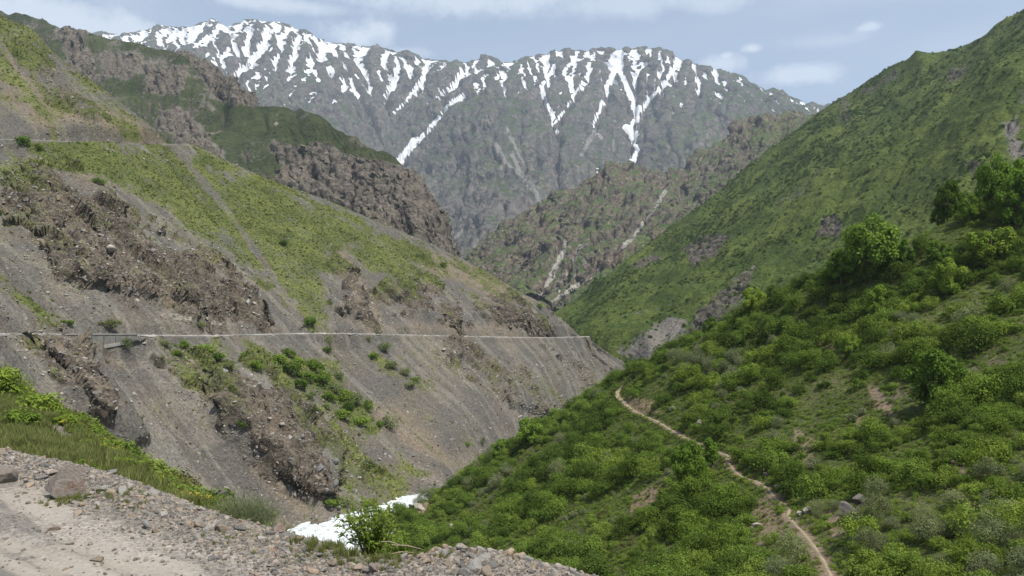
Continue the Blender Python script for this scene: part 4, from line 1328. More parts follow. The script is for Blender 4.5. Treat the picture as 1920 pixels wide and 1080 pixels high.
def stone_mesh(name, seed, sub, mat, squash=(1, .8, .6), rough=.05, cuts=9, deep=(.45, .8)):
    """angular stone of about unit width: a sphere cut by random planes, then chipped"""
    r = np.random.default_rng(seed)
    V, Fc = ico(sub)
    for k in range(cuts):
        n = r.normal(size=3)
        n /= np.linalg.norm(n)
        d = r.uniform(*deep)
        ex = np.maximum(V @ n - d, 0)
        V = V - ex[:, None] * n
    V = V * np.array(squash) * .5 / .8
    if rough:
        nn = V / (np.linalg.norm(V, axis=1)[:, None] + 1e-9)
        V = V + nn * (fbm(V + seed, .35, 4, .6, seed % 50) * rough)[:, None]
    return mesh_np(name, V, Fc, mat, False)


def stone_mat(name, a, b, c3, scale):
    m, t = new_mat(name)
    tc = t.n('ShaderNodeTexCoord').outputs['Object']
    oi = t.n('ShaderNodeObjectInfo')
    n1 = t.noise(tc, scale, 5, .6)
    n2 = t.noise(tc, scale * 7, 4, .65)
    c = t.mix(t.step(oi.outputs['Random'], .1, .9), a, b)
    c = t.mix(t.math('MULTIPLY', t.step(t.math('ADD', n1, t.math('MULTIPLY', t.math('SUBTRACT', oi.outputs['Random'], .5), .25)), .52, .68), .8), c, c3)
    v = t.rng(n2, .25, .75, .7, 1.3)
    c = t.mix(1.0, c, t.n('ShaderNodeCombineColor', {0: v, 1: v, 2: v}).outputs[0], 'MULTIPLY')
    return finish(m, t, c, .88, t.math('ADD', n1, t.math('MULTIPLY', n2, .5)), .2, .05, .7)


M_STONE = stone_mat('loose_stone', (.14, .128, .112), (.34, .30, .25), (.30, .21, .135), 1.6)
M_SCREE = stone_mat('scree_stone', (.12, .118, .114), (.30, .285, .26), (.22, .165, .12), 1.6)
M_BOULD = stone_mat('boulder_stone', (.17, .145, .12), (.20, .17, .145), (.16, .09, .062), 2.4)
M_PALE = stone_mat('pale_boulder', (.27, .235, .20), (.36, .32, .27), (.22, .16, .12), 2.0)
M_DARKR = stone_mat('dark_boulder', (.11, .10, .09), (.17, .15, .13), (.09, .07, .055), 2.0)



def scatter(name, pts, scl, pid, meshes, label, tilt=.15, rot=None):
    """one uncountable mass: shared prototypes on points"""
    n = len(pts)
    col = bpy.data.collections.new(name + '_kinds')
    for k, me in enumerate(meshes):
        o = bpy.data.objects.new('clump_%s' % chr(97 + k), me)
        o.name = '%s_clump_%s' % (name, chr(97 + k))
        col.objects.link(o)
    me = bpy.data.meshes.new(name)
    me.vertices.add(n)
    me.vertices.foreach_set('co', np.asarray(pts, np.float32).ravel())
    if rot is None:
        rot = np.stack([rng.normal(0, tilt, n), rng.normal(0, tilt, n), rng.uniform(0, 6.283, n)], 1)
    a = me.attributes.new('rot', 'FLOAT_VECTOR', 'POINT')
    a.data.foreach_set('vector', rot.astype(np.float32).ravel())
    s3 = np.asarray(scl, np.float32)
    if s3.ndim == 1:
        s3 = np.stack([s3, s3, s3], 1)
    a = me.attributes.new('scl', 'FLOAT_VECTOR', 'POINT')
    a.data.foreach_set('vector', s3.astype(np.float32).ravel())
    a = me.attributes.new('pid', 'INT', 'POINT')
    a.data.foreach_set('value', np.asarray(pid, np.int32))
    o = link(name, me)
    ng = bpy.data.node_groups.new(name + '_scatter', 'GeometryNodeTree')
    ng.interface.new_socket('Geometry', in_out='INPUT', socket_type='NodeSocketGeometry')
    ng.interface.new_socket('Geometry', in_out='OUTPUT', socket_type='NodeSocketGeometry')
    N = ng.nodes
    gi, go = N.new('NodeGroupInput'), N.new('NodeGroupOutput')
    ci = N.new('GeometryNodeCollectionInfo')
    ci.inputs['Collection'].default_value = col
    ci.inputs['Separate Children'].default_value = True
    ci.inputs['Reset Children'].default_value = True
    ip = N.new('GeometryNodeInstanceOnPoints')
    ip.inputs['Pick Instance'].default_value = True
    at = []
    for nm, ty in (('rot', 'FLOAT_VECTOR'), ('scl', 'FLOAT_VECTOR'), ('pid', 'INT')):
        q = N.new('GeometryNodeInputNamedAttribute')
        q.data_type = ty
        q.inputs['Name'].default_value = nm
        at.append(q.outputs['Attribute'])
    l = ng.links.new
    l(gi.outputs[0], ip.inputs['Points'])
    l(ci.outputs[0], ip.inputs['Instance'])
    l(at[0], ip.inputs['Rotation'])
    l(at[1], ip.inputs['Scale'])
    l(at[2], ip.inputs['Instance Index'])
    l(ip.outputs[0], go.inputs[0])
    md = o.modifiers.new('scatter', 'NODES')
    md.node_group = ng
    return tag(o, label, kind='stuff')


def sample(land, n, wgt, lo=(-200, -150), hi=(2130, 1200)):
    """random surface points weighted by wgt x area, inside the widened frame"""
    G = land.G
    area = np.linalg.norm(np.cross(np.gradient(G, axis=1), np.gradient(G, axis=0)), axis=2).ravel()
    w = area * np.clip(wgt, 0, None)
    w = w * ((land.px > lo[0]) & (land.px < hi[0]) & (land.py > lo[1]) & (land.py < hi[1]))
    i = rng.choice(len(w), n, p=w / w.sum())
    nu = G.shape[1]
    P = land.flat()
    j = np.clip(i + rng.choice([-1, 1], n), 0, len(P) - 1)
    k = np.clip(i + nu * rng.choice([-1, 1], n), 0, len(P) - 1)
    a, b = rng.uniform(0, .5, (n, 1)), rng.uniform(0, .5, (n, 1))
    ok = (np.linalg.norm(P[j] - P[i], axis=1) < 30)[:, None]
    return np.where(ok, P[i] + (P[j] - P[i]) * a + (P[k] - P[i]) * b, P[i]), i

# ------------------------------------------------------------------ trees on the spur
TREE = {'broad': tree_meshes(1, 34, 7600, .054, (.60, .60, .48), .50, 'mid', 12), 'oval': tree_meshes(2, 28, 6200, .054, (.40, .40, .48), .50, 'mid', 10),
        'slim': tree_meshes(3, 24, 5200, .046, (.27, .27, .48), .51, 'mid', 9), 'dark': tree_meshes(4, 34, 7600, .052, (.52, .52, .48), .50, 'dark', 12),
        'bright': tree_meshes(5, 30, 6400, .056, (.52, .52, .47), .50, 'light', 10), 'bright2': tree_meshes(6, 24, 5600, .058, (.46, .46, .47), .50, 'light', 10)}


def tree(kind, land, px, py, wpx, hpx, label, col=(1, 1, 1), rz=0.0):
    p = land.point(px, py)
    Y = p[1]
    h = hpx / F * Y * 1.06
    base_w = {'broad': 1.22, 'oval': .88, 'slim': .62, 'dark': 1.1, 'bright': 1.1, 'bright2': 1.0}[kind]
    w = wpx / F * Y / base_w
    root = bpy.data.objects.new('tree', None)
    COL.objects.link(root)
    root.location = (p[0], p[1], p[2] - .15)
    root.scale = (w, w, h)
    root.rotation_euler = (0, 0, rz)
    tag(root, label, 'tree')
    tr, cr = TREE[kind]
    link('trunk', tr, root)
    c = link('crown', cr, root)
    c.color = (col[0] * 1.25, col[1] * 1.25, col[2] * 1.1, 1)
    return root


for i, a in enumerate([
        ('broad', 1630, 528, 132, 116, 'largest broad round-crowned green tree standing on the spur crest below the meadow', (.9, .95, .9)),
        ('oval', 1577, 536, 74, 74, 'smaller round tree tucked against the largest crest tree', (.85, .92, .9)),
        ('bright', 1860, 500, 96, 84, 'bright yellow green round tree between the meadow and the dark grove', (.85, .85, .8)),
        ('bright2', 1776, 556, 72, 76, 'bright green leaning tree growing below the small meadow', (.95, .95, .9)),
        ('bright2', 1411, 590, 52, 52, 'lone bright yellow green tree on the crest above grey scree', (1.05, 1.05, .9)),
        ('slim', 1641, 606, 50, 82, 'slender upright light green tree in front of the largest crest tree', (1.1, 1.1, 1)),
        ('dark', 1291, 922, 82, 96, 'dark dense round tree growing just below the footpath bend', (1.0, 1.1, .9)),
        ('slim', 1336, 880, 40, 68, 'small dark tree squeezed between the footpath and a dense round tree', (.8, .9, .8)),
        ('dark', 1752, 768, 112, 116, 'large dark round tree amid shrubs on the open spur side', (1, 1.08, .95)),
        ('dark', 1776, 412, 56, 78, 'very dark leafy tree at the upper edge of the meadow', (.75, .8, .75)),
        ('slim', 1816, 425, 44, 72, 'medium green upright tree at the front of the dark grove', (.95, 1, .9)),
        ('broad', 1866, 408, 84, 108, 'tallest tree of the dark grove above the meadow', (.75, .85, .75)),
        ('dark', 1908, 430, 84, 104, 'dense tree at the outer end of the dark grove', (1, 1.1, .95)),
        ('oval', 1922, 380, 74, 84, 'leafy tree half hidden behind the dark grove', (.85, .95, .8)),
        ('dark', 1748, 405, 34, 36, 'small dark tree beside the meadow edge', (.9, 1, .9)),
        ('bright2', 990, 838, 58, 56, 'round green tree low on the spur edge over the river scree', (.8, .9, .85)),
        ('bright2', 941, 862, 42, 40, 'small round green tree lowest on the spur edge over the river', (.7, .82, .75)),
        ('oval', 1700, 500, 44, 56, 'upright green tree beside the largest crest tree at the meadow edge', (.75, .85, .8)),
        ('oval', 1332, 632, 34, 40, 'small dark tree on the crest beside the lone bright tree', (.75, .8, .8)),
        ('bright2', 1596, 672, 48, 46, 'bright bushy young tree below the bare reddish soil slip', (.85, .9, .85)),
        ('oval', 1760, 500, 52, 52, 'green tree under the meadow left of the bright yellow green tree'.replace(' left of', ' next to'), (.8, .9, .85))]):
    tree(a[0], R1, *a[1:6], col=a[6], rz=i * 1.7)
log('trees')

# ------------------------------------------------------------------ shrubs
BUSH = {}
for k, (mat, n, ht, sp) in {'dark': ('dark', 3, .8, 0), 'mid': ('mid', 3, .78, 0), 'light': ('light', 3, .75, 0), 'silver': ('silver', 3, .85, .5), 'olive': ('olive', 2, .6, 0)}.items():
    BUSH[k] = [bush_mesh('shrub_foliage', 50 + 7 * j + len(k) * 31, 9 + 2 * j, 760, .085 if k != 'silver' else .07, ht, mat, sp) for j in range(n)]
FINE = {k: [bush_mesh('shrub_foliage', 250 + 7 * j + len(k) * 31, 15 + 3 * j, 1900, .050 if k != 'silver' else .042, ht, mat, sp) for j in range(3)] for k, (mat, ht, sp) in {'dark': ('dark', .8, 0), 'mid': ('mid', .78, 0), 'light': ('light', .75, 0), 'silver': ('silver', .85, .5)}.items()}
FINE['silver'] = [bush_mesh('shrub_foliage', 290 + j, 22, 2200, .036, .95, 'silver', 1.2) for j in range(3)]
KINDS = ['dark', 'mid', 'light', 'silver']
rt = np.repeat(R1.rowt[:, None], R1.G.shape[1], 1).ravel()
ok = (rt > .75) * (R1.pathd > 1.6) * (1 - .9 * R1.bare) * (1 - .93 * R1.meadow)
clump = sstep(fbm(R1.flat(), 22, 4, .6, 320), -.22, .22)
pts, idx = sample(R1, 9000, ok * (.2 + clump))
size = np.exp(rng.normal(.62, .58, len(pts))) * (.50 + 1.0 * clump[idx])
size = np.minimum(np.clip(size, .7, 5.5), pts[:, 1] * .055)
kn = fbm(pts, 26, 4, .6, 330) * 1.5 + rng.normal(0, .14, len(pts)) - (clump[idx] - .5) * .25
kind = np.where(kn < -.16, 0, np.where(kn < .14, 1, np.where(kn < .30, 2, 3)))
# keep distance between big shrubs
order = np.argsort(-size)
cellm = {}
keep = []
for i in order:
    x, y, r0 = pts[i, 0], pts[i, 1], size[i] * .29
    c = (int(x // 3), int(y // 3))
    good = True
    for dx in (-1, 0, 1):
        for dy in (-1, 0, 1):
            for j in cellm.get((c[0] + dx, c[1] + dy), ()):
                if (pts[j, 0] - x)**2 + (pts[j, 1] - y)**2 < (r0 + size[j] * .26)**2 * .8:
                    good = False
                    break
    if good:
        cellm.setdefault(c, []).append(i)
        keep.append(i)
keep = np.array(keep)
pts, size, kind, idx = pts[keep], size[keep], kind[keep], idx[keep]
q_ = size / pts[:, 1] * F
qx, qy = 960 + F * pts[:, 0] / pts[:, 1], HORIZ - F * pts[:, 2] / pts[:, 1] - q_ * .35
open_ = [p for p in PATHPX if p[0] < 1320] , [p for p in PATHPX if p[0] > 1360]
clear = np.minimum(line_d(qx, qy, open_[0]), line_d(qx, qy, open_[1])) > q_ * .42 + 2
pts, size, kind, idx = pts[clear], size[clear], kind[clear], idx[clear]
ppx = 960 + F * pts[:, 0] / pts[:, 1]
ppy = HORIZ - F * pts[:, 2] / pts[:, 1]
vis = (ppx > 5) & (ppx < 1915) & (ppy < 1075) & (rt[idx] > .98) & ~((ppx < 1140) & (ppy > 1000))
app = np.where(vis, size / pts[:, 1], 0)
big = set(np.argsort(-app)[:290].tolist())
TREES = [(o.location.x, o.location.y, o['label']) for o in COL.objects if o.name.split('.')[0] == 'tree']
NICK = {'largest broad': 'the largest crest tree', 'bright yellow green round': 'the bright yellow green tree', 'bright green leaning': 'the leaning bright tree', 'lone bright': 'the lone bright crest tree', 'slender upright': 'the slender light tree',
        'dark dense round': 'the dark round tree by the footpath', 'large dark round': 'the large dark tree on the open side', 'very dark leafy': 'the very dark meadow tree', 'bright bushy young': 'the bushy young tree', 'round green tree low': 'the round tree over the river scree'}


def where(x, y, row):
    best = min(((tx - x)**2 + (ty - y)**2, lb) for tx, ty, lb in TREES)
    if best[0] < 81:
        for k, v in NICK.items():
            if best[1].startswith(k):
                return 'beside ' + v
    dp = np.hypot(PATH[:, 0] - x, PATH[:, 1] - y)
    j = int(np.argmin(dp))
    if dp[j] < 4.5:
        return 'right beside the footpath'
    if row < 1.45:
        return 'along the crest of the spur'
    if y > 178 and x < 5:
        return 'low on the spur near the river'
    t = PATH[min(j + 2, len(PATH) - 1)] - PATH[max(j - 2, 0)]
    side = t[0] * (y - PATH[j, 1]) - t[1] * (x - PATH[j, 0])
    return ('on the slope above the footpath' if side > 0 else 'on the slope below the footpath')


LBL = {'dark': 'dark green rounded shrub', 'mid': 'medium green leafy shrub', 'light': 'fresh bright green shrub', 'silver': 'grey green silvery shrub'}

for i in sorted(big):
    k = KINDS[kind[i]]
    o = link('shrub', FINE[k][i % 3])
    o.location = (pts[i, 0], pts[i, 1], pts[i, 2] - .06 * size[i])
    s = size[i]
    o.scale = (s, s * random.uniform(.75, 1.25), s * random.uniform(.65, 1.35))
    o.rotation_euler = (random.gauss(0, .1), random.gauss(0, .1), random.uniform(0, 6.28))
    v = random.uniform(.75, 1.2)
    o.color = (v, v, v * random.uniform(.85, 1.0), 1)
    tag(o, ('large ' if s > 3.0 else 'small ' if s < 1.9 else '') + LBL[k] + ' ' + where(pts[i, 0], pts[i, 1], rt[idx[i]]), 'shrub', {'dark': 'dark shrubs on the spur', 'mid': 'medium green shrubs on the spur', 'light': 'bright shrubs on the spur', 'silver': 'silvery shrubs on the spur'}[k])
rest = np.array([i for i in range(len(pts)) if i not in big])
protos = [m for k in KINDS for m in BUSH[k]] + [m for k in KINDS for m in FINE[k]]
scatter('thicket', pts[rest] - [0, 0, .08], size[rest], kind[rest] * 3 + rng.integers(0, 3, len(rest)) + np.where((pts[rest, 1] < 95) | (size[rest] > 2.6), 12, 0), protos, 'mass of smaller shrubs covering the green spur', .1)
print('spur shrubs', len(pts))
# low herbs between them
HERB = [bush_mesh('herb', 400 + j, 7, 260, .10, .55, m) for j, m in enumerate(['mid', 'light', 'light', 'olive', 'dark'])]
hp, hi_ = sample(R1, 36000, (rt > .8) * (R1.pathd > .32) * (1 - .85 * R1.bare) * (1 - .6 * R1.meadow) * (.5 + np.clip(.5 + R1.wob * 1.5, 0, 1)))
hs = rng.uniform(.3, 1.0, len(hp))
hk = np.clip((fbm(hp, 9, 3, .6, 340) * 4 + 1.7 + rng.normal(0, .9, len(hp))).astype(int), 0, 4)
scatter('undergrowth', hp - [0, 0, .05], hs, hk, HERB, 'low leafy herbs and weeds between the shrubs of the spur', .2)

# the big green slope: dark dots of shrubs

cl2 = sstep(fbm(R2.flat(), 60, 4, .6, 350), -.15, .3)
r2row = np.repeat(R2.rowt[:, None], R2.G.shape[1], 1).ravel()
sp, si = sample(R2, 16000, (.12 + cl2) * (1 + 2.2 * np.exp(-((r2row - 2.8) / .7)**2)) * (np.repeat(R2.rowt[:, None], R2.G.shape[1], 1).ravel() > 1.9))  # extra dark shrubs in the band below the ridge stand in for cloud shade
scatter('slope_shrubs', sp - [0, 0, .1], np.clip(np.exp(rng.normal(.45, .5, len(sp))), .6, 5.0), rng.integers(0, 3, len(sp)), BUSH['dark'], 'scattered small dark shrubs dotting the big green slope, crowded below its ridge as stand-in shade', .1)
cl3 = sstep(fbm(L2.flat(), 80, 4, .6, 355), -.1, .3)
sp, si = sample(L2, 3800, (.15 + cl3) * (np.repeat(L2.rowt[:, None], L2.G.shape[1], 1).ravel() > 1.9))
scatter('mountain_shrubs', sp - [0, 0, .1], np.clip(np.exp(rng.normal(.5, .45, len(sp))), .8, 5.0), rng.integers(0, 6, len(sp)), BUSH['dark'] + BUSH['mid'], 'small dark shrubs speckling the cliff mountain', .1)

# scree hillside: tufts, flowers, stones
front = (L.rowt_f > 1.95)
tp, ti = sample(L, 34000, front * (np.clip(L.gr - .2, 0, 1)**1.5 + .03) * (L.rdist > 3.6))
ts = np.clip(np.exp(rng.normal(-.75, .45, len(tp))), .2, 1.6)
tk = np.clip((fbm(tp, 20, 3, .6, 360) * 3 + 2 + rng.normal(0, .8, len(tp))).astype(int), 0, 3)
TUFT = [bush_mesh('tuft', 500 + j, 5, 80, .20, .6, m) for j, m in enumerate(['mid', 'olive', 'olive', 'light'])]
scatter('hillside_grass', tp - [0, 0, .03], ts, tk, TUFT, 'tufts of olive grass and weeds on the scree hillside', .15)
yp, yi = sample(L, 1700, front * np.clip(L.gr - .3, 0, 1) * (L.rdist > 3.6))
FLOW = [bush_mesh('flower', 520 + j, 4, 40, .22, .6, 'yellow') for j in range(2)]
scatter('hillside_flowers', yp, rng.uniform(.18, .42, len(yp)), rng.integers(0, 2, len(yp)), FLOW, 'specks of yellow flowers on the scree hillside', .1)
STN = [stone_mesh('scree_stone', 600 + j, 1, M_SCREE, (1, .8, .55), 0, 10) for j in range(5)]
below = sstep(blur(L.rk.reshape(L.G.shape[:2]), 14).ravel(), .02, .3)
np_, ni = sample(L, 38000, front * (1 - .9 * np.clip(L.gr, 0, 1)) * (.35 + below) * (L.rdist > 3.4))
ns = np.clip(np.exp(rng.normal(-1.1, .55, len(np_))), .14, 1.8) * np.where((L.rowt_f[ni] > 7.3) & (rng.uniform(size=len(np_)) < .5), 1.5, 1.0)
scatter('scree_stones', np_, ns, rng.integers(0, 5, len(np_)), STN, 'loose stones littering the grey scree hillside', .5)
log('scatter')


def euler_from(d, n):
    """Euler angles that turn local X to d and local Z to n"""
    n = n / np.linalg.norm(n, axis=1)[:, None]
    d = d - n * (d * n).sum(1)[:, None]
    d = d / np.linalg.norm(d, axis=1)[:, None]
    y = np.cross(n, d)
    return np.stack([np.arctan2(y[:, 2], n[:, 2]), -np.arcsin(np.clip(d[:, 2], -1, 1)), np.arctan2(d[:, 1], d[:, 0])], 1)


def slab_mesh(name, seed, mat):
    """broken slab: a box with skewed, chipped corners"""
    r = np.random.default_rng(seed)
    V = np.array([(x, y, z) for z in (-1, 1) for y in (-1, 1) for x in (-1, 1)], float)
    V = V * np.array([.75, r.uniform(.28, .45), r.uniform(.18, .34)]) + r.normal(0, .10, V.shape)
    V[:, 0] += V[:, 2] * r.uniform(-.8, .8)
    V[4:, :2] *= r.uniform(.55, .95)
    Fq = [(0, 2, 3, 1), (4, 5, 7, 6), (0, 1, 5, 4), (2, 6, 7, 3), (0, 4, 6, 2), (1, 3, 7, 5)]
    return mesh_np(name, V, Fq, mat, False)


def crags(name, land, n, wgt, lo, mean, sd_, hi, dirv, mat, label, seed, jit=.35, lift=-.12):
    """angular slabs of bedrock standing out of the outcrops, all dipping about the same way"""
    protos = [slab_mesh('slab', seed + j, mat) for j in range(6)]
    p, i = sample(land, n, wgt)
    nn = land.nrm[i] + rng.normal(0, jit, (n, 3))
    d = np.array(dirv)[None] + rng.normal(0, jit * .8, (n, 3))
    sz = np.clip(np.exp(rng.normal(mean, sd_, n)), lo, hi)
    scatter(name, p + land.nrm[i] * (sz * lift)[:, None], sz, rng.integers(0, 6, n), protos, label, rot=euler_from(d, nn))


M_CRAG = stone_mat('outcrop_rock', (.062, .052, .041), (.180, .146, .110), (.135, .098, .064), 1.2)
M_CRAG3 = stone_mat('cliff_rock', (.055, .048, .044), (.140, .122, .106), (.12, .09, .07), 1.2)
crags('outcrop_slabs', L, 2600, (L.rowt_f > 1.97) * np.clip(L.rk - .22, 0, 1) * (L.rdist > 3.5), .25, -.45, .5, 1.8, e1, M_CRAG, 'brown slabs of bedrock jutting from the hillside outcrops', 1100, .16, -.16)
crags('slope_rocks', R2, 1200, np.clip(R2.rkm - .25, 0, 1), .6, .4, .5, 3, (-.6, .1, -.6), M_CRAG3, 'dark rocks showing through the big green slope', 1160, .3, -.15)
log('crags')


def shrub(land, px, py, wpx, hpx, kind, label, group=None, j=0, col=(1, 1, 1)):
    p = land.point(px, py)
    Y = p[1]
    w, h = wpx / F * Y * 1.12, hpx / F * Y / .72
    root = bpy.data.objects.new('shrub', None)
    COL.objects.link(root)
    root.location = (p[0], p[1], p[2] - .05 * h)
    root.scale = (w, w, h)
    root.rotation_euler = (0, 0, px * .37)
    tag(root, label, 'shrub', group)
    link('stems', STEMS, root)
    f = link('foliage', BUSH[kind][j % len(BUSH[kind])], root)
    f.color = tuple(col) + (1,)
    return root


sr = np.random.default_rng(77)
STEMS = mesh_np('stems', *join([tube([(0, 0, -.05), (math.cos(a) * .1, math.sin(a) * .1, .22), (math.cos(a) * .24, math.sin(a) * .24, .45)], [.014, .01, .004], 4) for a in sr.uniform(0, 6.28, 8)]), LEAF['bark'], True)
for i, a in enumerate([
        (205, 616, 44, 24, 'silver', 'wide pale olive shrub standing above the road by fallen stones', (1.0, .98, .7)),
        (44, 274, 30, 24, 'mid', 'dense green shrub at the end of the upper retaining wall', (.9, 1, .8)),
        (72, 282, 22, 16, 'light', 'low green shrub on the grass below the upper road', (.8, .85, .8)),
        (582, 613, 30, 24, 'dark', 'dark green shrub on the road edge at the foot of a grassy streak', (1.1, 1.2, 1)),
        (233, 654, 30, 26, 'silver', 'grey green shrub at the right end of the tapering wall'.replace('right end', 'thin end'), (.75, .85, .7)),
        (731, 808, 34, 40, 'silver', 'silvery round shrub alone low on the scree', (1.05, 1.05, 1)),
        (613, 662, 18, 17, 'dark', 'small dark shrub on bare scree just under the road', (1, 1.15, 1)),
        (375, 614, 26, 16, 'silver', 'pale shrub on the rubble just above the road', (1, 1, .8)),
        (722, 660, 28, 24, 'silver', 'grey green shrub hanging below the road near flowering weeds', (.8, .9, .65)),
        (905, 836, 14, 20, 'silver', 'tiny grey upright shrub low on the scree by the spur', (.85, .9, .9)),
        (877, 838, 12, 14, 'light', 'tiny bright green shrub low on the scree by the spur', (.9, 1, .9)),
        (648, 952, 52, 30, 'silver', 'feathery pale willow shrub at the river bank', (.95, 1.0, .75)),
        (618, 948, 40, 24, 'mid', 'green shrub at the foot of the brown outcrop by the river', (1.1, 1.05, 1)),
        (700, 948, 26, 18, 'silver', 'small yellowish shrub on the bank stones beside the river', (1.1, 1.05, .6)),
        (1012, 577, 14, 12, 'light', 'small green shrub on the hillside crest by the valley', (.9, 1, .9)),
        (128, 608, 24, 14, 'mid', 'low green shrub on grey scree above the road', (1, 1.05, 1)),
        (455, 800, 26, 20, 'dark', 'dark shrub clinging between two brown outcrops', (1.1, 1.1, 1)),
        (540, 668, 30, 22, 'mid', 'green shrub at the top of the thicket under the road', (1, 1, 1)),
        (830, 500, 16, 13, 'mid', 'small shrub on the grassy crest above the soil slip', (1, 1, 1)),
        (530, 460, 18, 13, 'dark', 'dark shrub alone on the upper yellow grass', (1.2, 1.2, 1)),
        (185, 345, 24, 16, 'mid', 'green shrub on top of the large brown outcrop', (1, 1, 1))]):
    shrub(L, *a[:6], j=i, col=a[6])
for i, (px, py, w_, h_, k_) in enumerate([(505, 692, 36, 28, 'mid'), (545, 702, 40, 30, 'dark'), (590, 695, 38, 30, 'mid'), (560, 728, 34, 24, 'dark'), (604, 724, 40, 34, 'mid'), (628, 738, 30, 30, 'silver'), (648, 752, 30, 28, 'light'), (668, 762, 34, 36, 'silver'),
                                     (690, 770, 24, 30, 'mid'), (645, 786, 40, 24, 'light'), (676, 796, 34, 22, 'light'), (615, 770, 22, 18, 'silver'), (580, 750, 26, 20, 'silver'), (380, 664, 50, 24, 'light'), (410, 676, 34, 22, 'mid'), (345, 650, 26, 16, 'light'),
                                     (735, 692, 30, 22, 'silver'), (758, 704, 26, 20, 'silver'), (768, 726, 30, 16, 'silver'), (690, 640, 14, 12, 'silver'), (525, 680, 30, 24, 'light'), (570, 712, 36, 26, 'mid'), (618, 752, 30, 24, 'mid'), (655, 770, 26, 22, 'dark'), (590, 775, 24, 16, 'mid'), (480, 690, 30, 22, 'mid'), (460, 672, 26, 18, 'light'), (430, 690, 26, 18, 'silver'), (710, 800, 18, 14, 'mid'), (700, 672, 22, 16, 'mid'), (780, 716, 18, 14, 'mid'), (310, 650, 22, 16, 'silver'), (330, 668, 24, 16, 'mid'), (560, 690, 30, 24, 'light'), (635, 712, 26, 20, 'silver')]):
    shrub(L, px, py, w_, h_, k_, {'mid': 'green shrub in the thicket below the level road', 'dark': 'dark shrub in the thicket below the level road', 'light': 'bright low shrub in the thicket below the level road', 'silver': 'grey green shrub in the thicket below the level road'}[k_],
          {'mid': 'green thicket shrubs under the road', 'dark': 'dark thicket shrubs under the road', 'light': 'bright thicket shrubs under the road', 'silver': 'grey green thicket shrubs under the road'}[k_], i, (1, 1.05, .85))
for i, (px, py, w_, h_, k_, lb) in enumerate([(14, 745, 56, 48, 'light', 'bright green bush on top of the grassy bank'), (72, 778, 52, 42, 'light', 'tall fresh green bush on the bank edge against the scree'), (122, 800, 40, 22, 'light', 'low bright bush beside yellow flowers on the bank edge'), (40, 800, 50, 36, 'mid', 'soft green bush in the grass of the bank'),
                                          (230, 878, 34, 22, 'light', 'low green bush among yellow flowers on the bank rim'), (150, 890, 50, 26, 'mid', 'low leafy green plant among tall bank grass'), (180, 845, 44, 30, 'mid', 'ferny green bush on the bank beside bare soil'), (330, 935, 44, 26, 'light', 'low ferny bush near the lower end of the bank')]):
    shrub(B, px, py, w_ * 1.5, h_ * 1.35, k_, lb, j=i, col=(1.0, 1.0, .9))

# ------------------------------------------------------------------ grassy bank
GR = [tuft_mesh('grass_tuft', 700 + j, 46, 'grass', 1.0, .6, .03) for j in range(4)]
wb = (B.rowt_f < 2.35) * (1 - .85 * B.barep) * (1 - .96 * sstep(B.px, 330, 410))
gp, gi_ = sample(B, 13000, wb * (.25 + sstep(fbm(B.flat(), 2.0, 3, .6, 368), -.3, .25)))
gs_ = rng.uniform(.12, .36, len(gp)) * (1 + .2 * fbm(gp, 3, 2, .5, 370))
scatter('bank_grass', gp, gs_, rng.integers(0, 4, len(gp)), GR, 'tall green and straw coloured grass covering the bank', .2)
hp, hi_ = sample(B, 3600, wb * (.3 + (B.rowt_f > 1.3) * 2))
scatter('bank_weeds', hp, rng.uniform(.15, .45, len(hp)) * (1 + 1.1 * np.exp(-((B.rowt_f[hi_] - 1.9) / .25)**2)), rng.integers(0, 5, len(hp)), HERB, 'leafy weeds in the grass of the bank', .2)
rim = np.exp(-((B.rowt_f - 1.8) / .28)**2) * sstep(B.px, 60, 110) * (1 - sstep(B.px, 350, 400))
fp, fi = sample(B, 600, rim * sstep(fbm(B.flat(), 3.0, 2, .5, 372), -.1, .2))
scatter('bank_flowers', fp + [0, 0, .12], rng.uniform(.12, .30, len(fp)), rng.integers(0, 2, len(fp)), FLOW, 'yellow flower heads along the rim of the bank', .2)
log('bank')

# ------------------------------------------------------------------ stones and boulders
RP, RS = ROADG['P'], ROADG['sE']
vis = (ROADG['px'] > -60) & (ROADG['px'] < 1200) & (ROADG['py'] < 1120) & (RS > -.5) & (RP[:, 1] > 3)
wg = vis * (.05 + 1.6 * ROADG['berm'] + .5 * sstep(ROADG['px'], 330, 560) * (1 - sstep(RS, .7, 1.7)))
cellw = np.gradient(xs)[None, :] * np.gradient(ys)[:, None]
wg = wg * cellw.ravel()
i = rng.choice(len(RP), 22000, p=wg / wg.sum())
gpt = RP[i] + np.stack([rng.uniform(-.015, .015, len(i)), rng.uniform(-.015, .015, len(i)), np.zeros(len(i))], 1)
GST = [stone_mesh('pebble', 800 + j, 1, M_STONE, (1, .8, .6), 0, 9) for j in range(6)]
gsz = np.clip(np.exp(rng.normal(-3.75, .5, len(i))), .008, .075)
scatter('gravel', gpt, gsz, rng.integers(0, 6, len(i)), GST, 'small loose gravel strewn over the road shoulder', .6)
STK = [('plain grey', stone_mat('grey_stone', (.13, .122, .112), (.24, .226, .205), (.19, .165, .135), 1.6)), ('tan brown', stone_mat('tan_stone', (.20, .160, .120), (.30, .24, .175), (.22, .145, .09), 1.6)), ('pale', stone_mat('pale_stone', (.22, .205, .182), (.33, .305, .27), (.25, .20, .15), 1.6))]
_k = int(np.argmin(np.hypot(ROADG['px'] - 122, ROADG['py'] - 930) + np.where((RS > .05) & (RP[:, 1] > 2), 0, 1e6)))
BOULD = RP[_k]
BST = [stone_mesh('stone', 820 + j, 2, STK[j % 3][1], (1, random.uniform(.65, .9), random.uniform(.45, .7)), .03, 11) for j in range(9)]
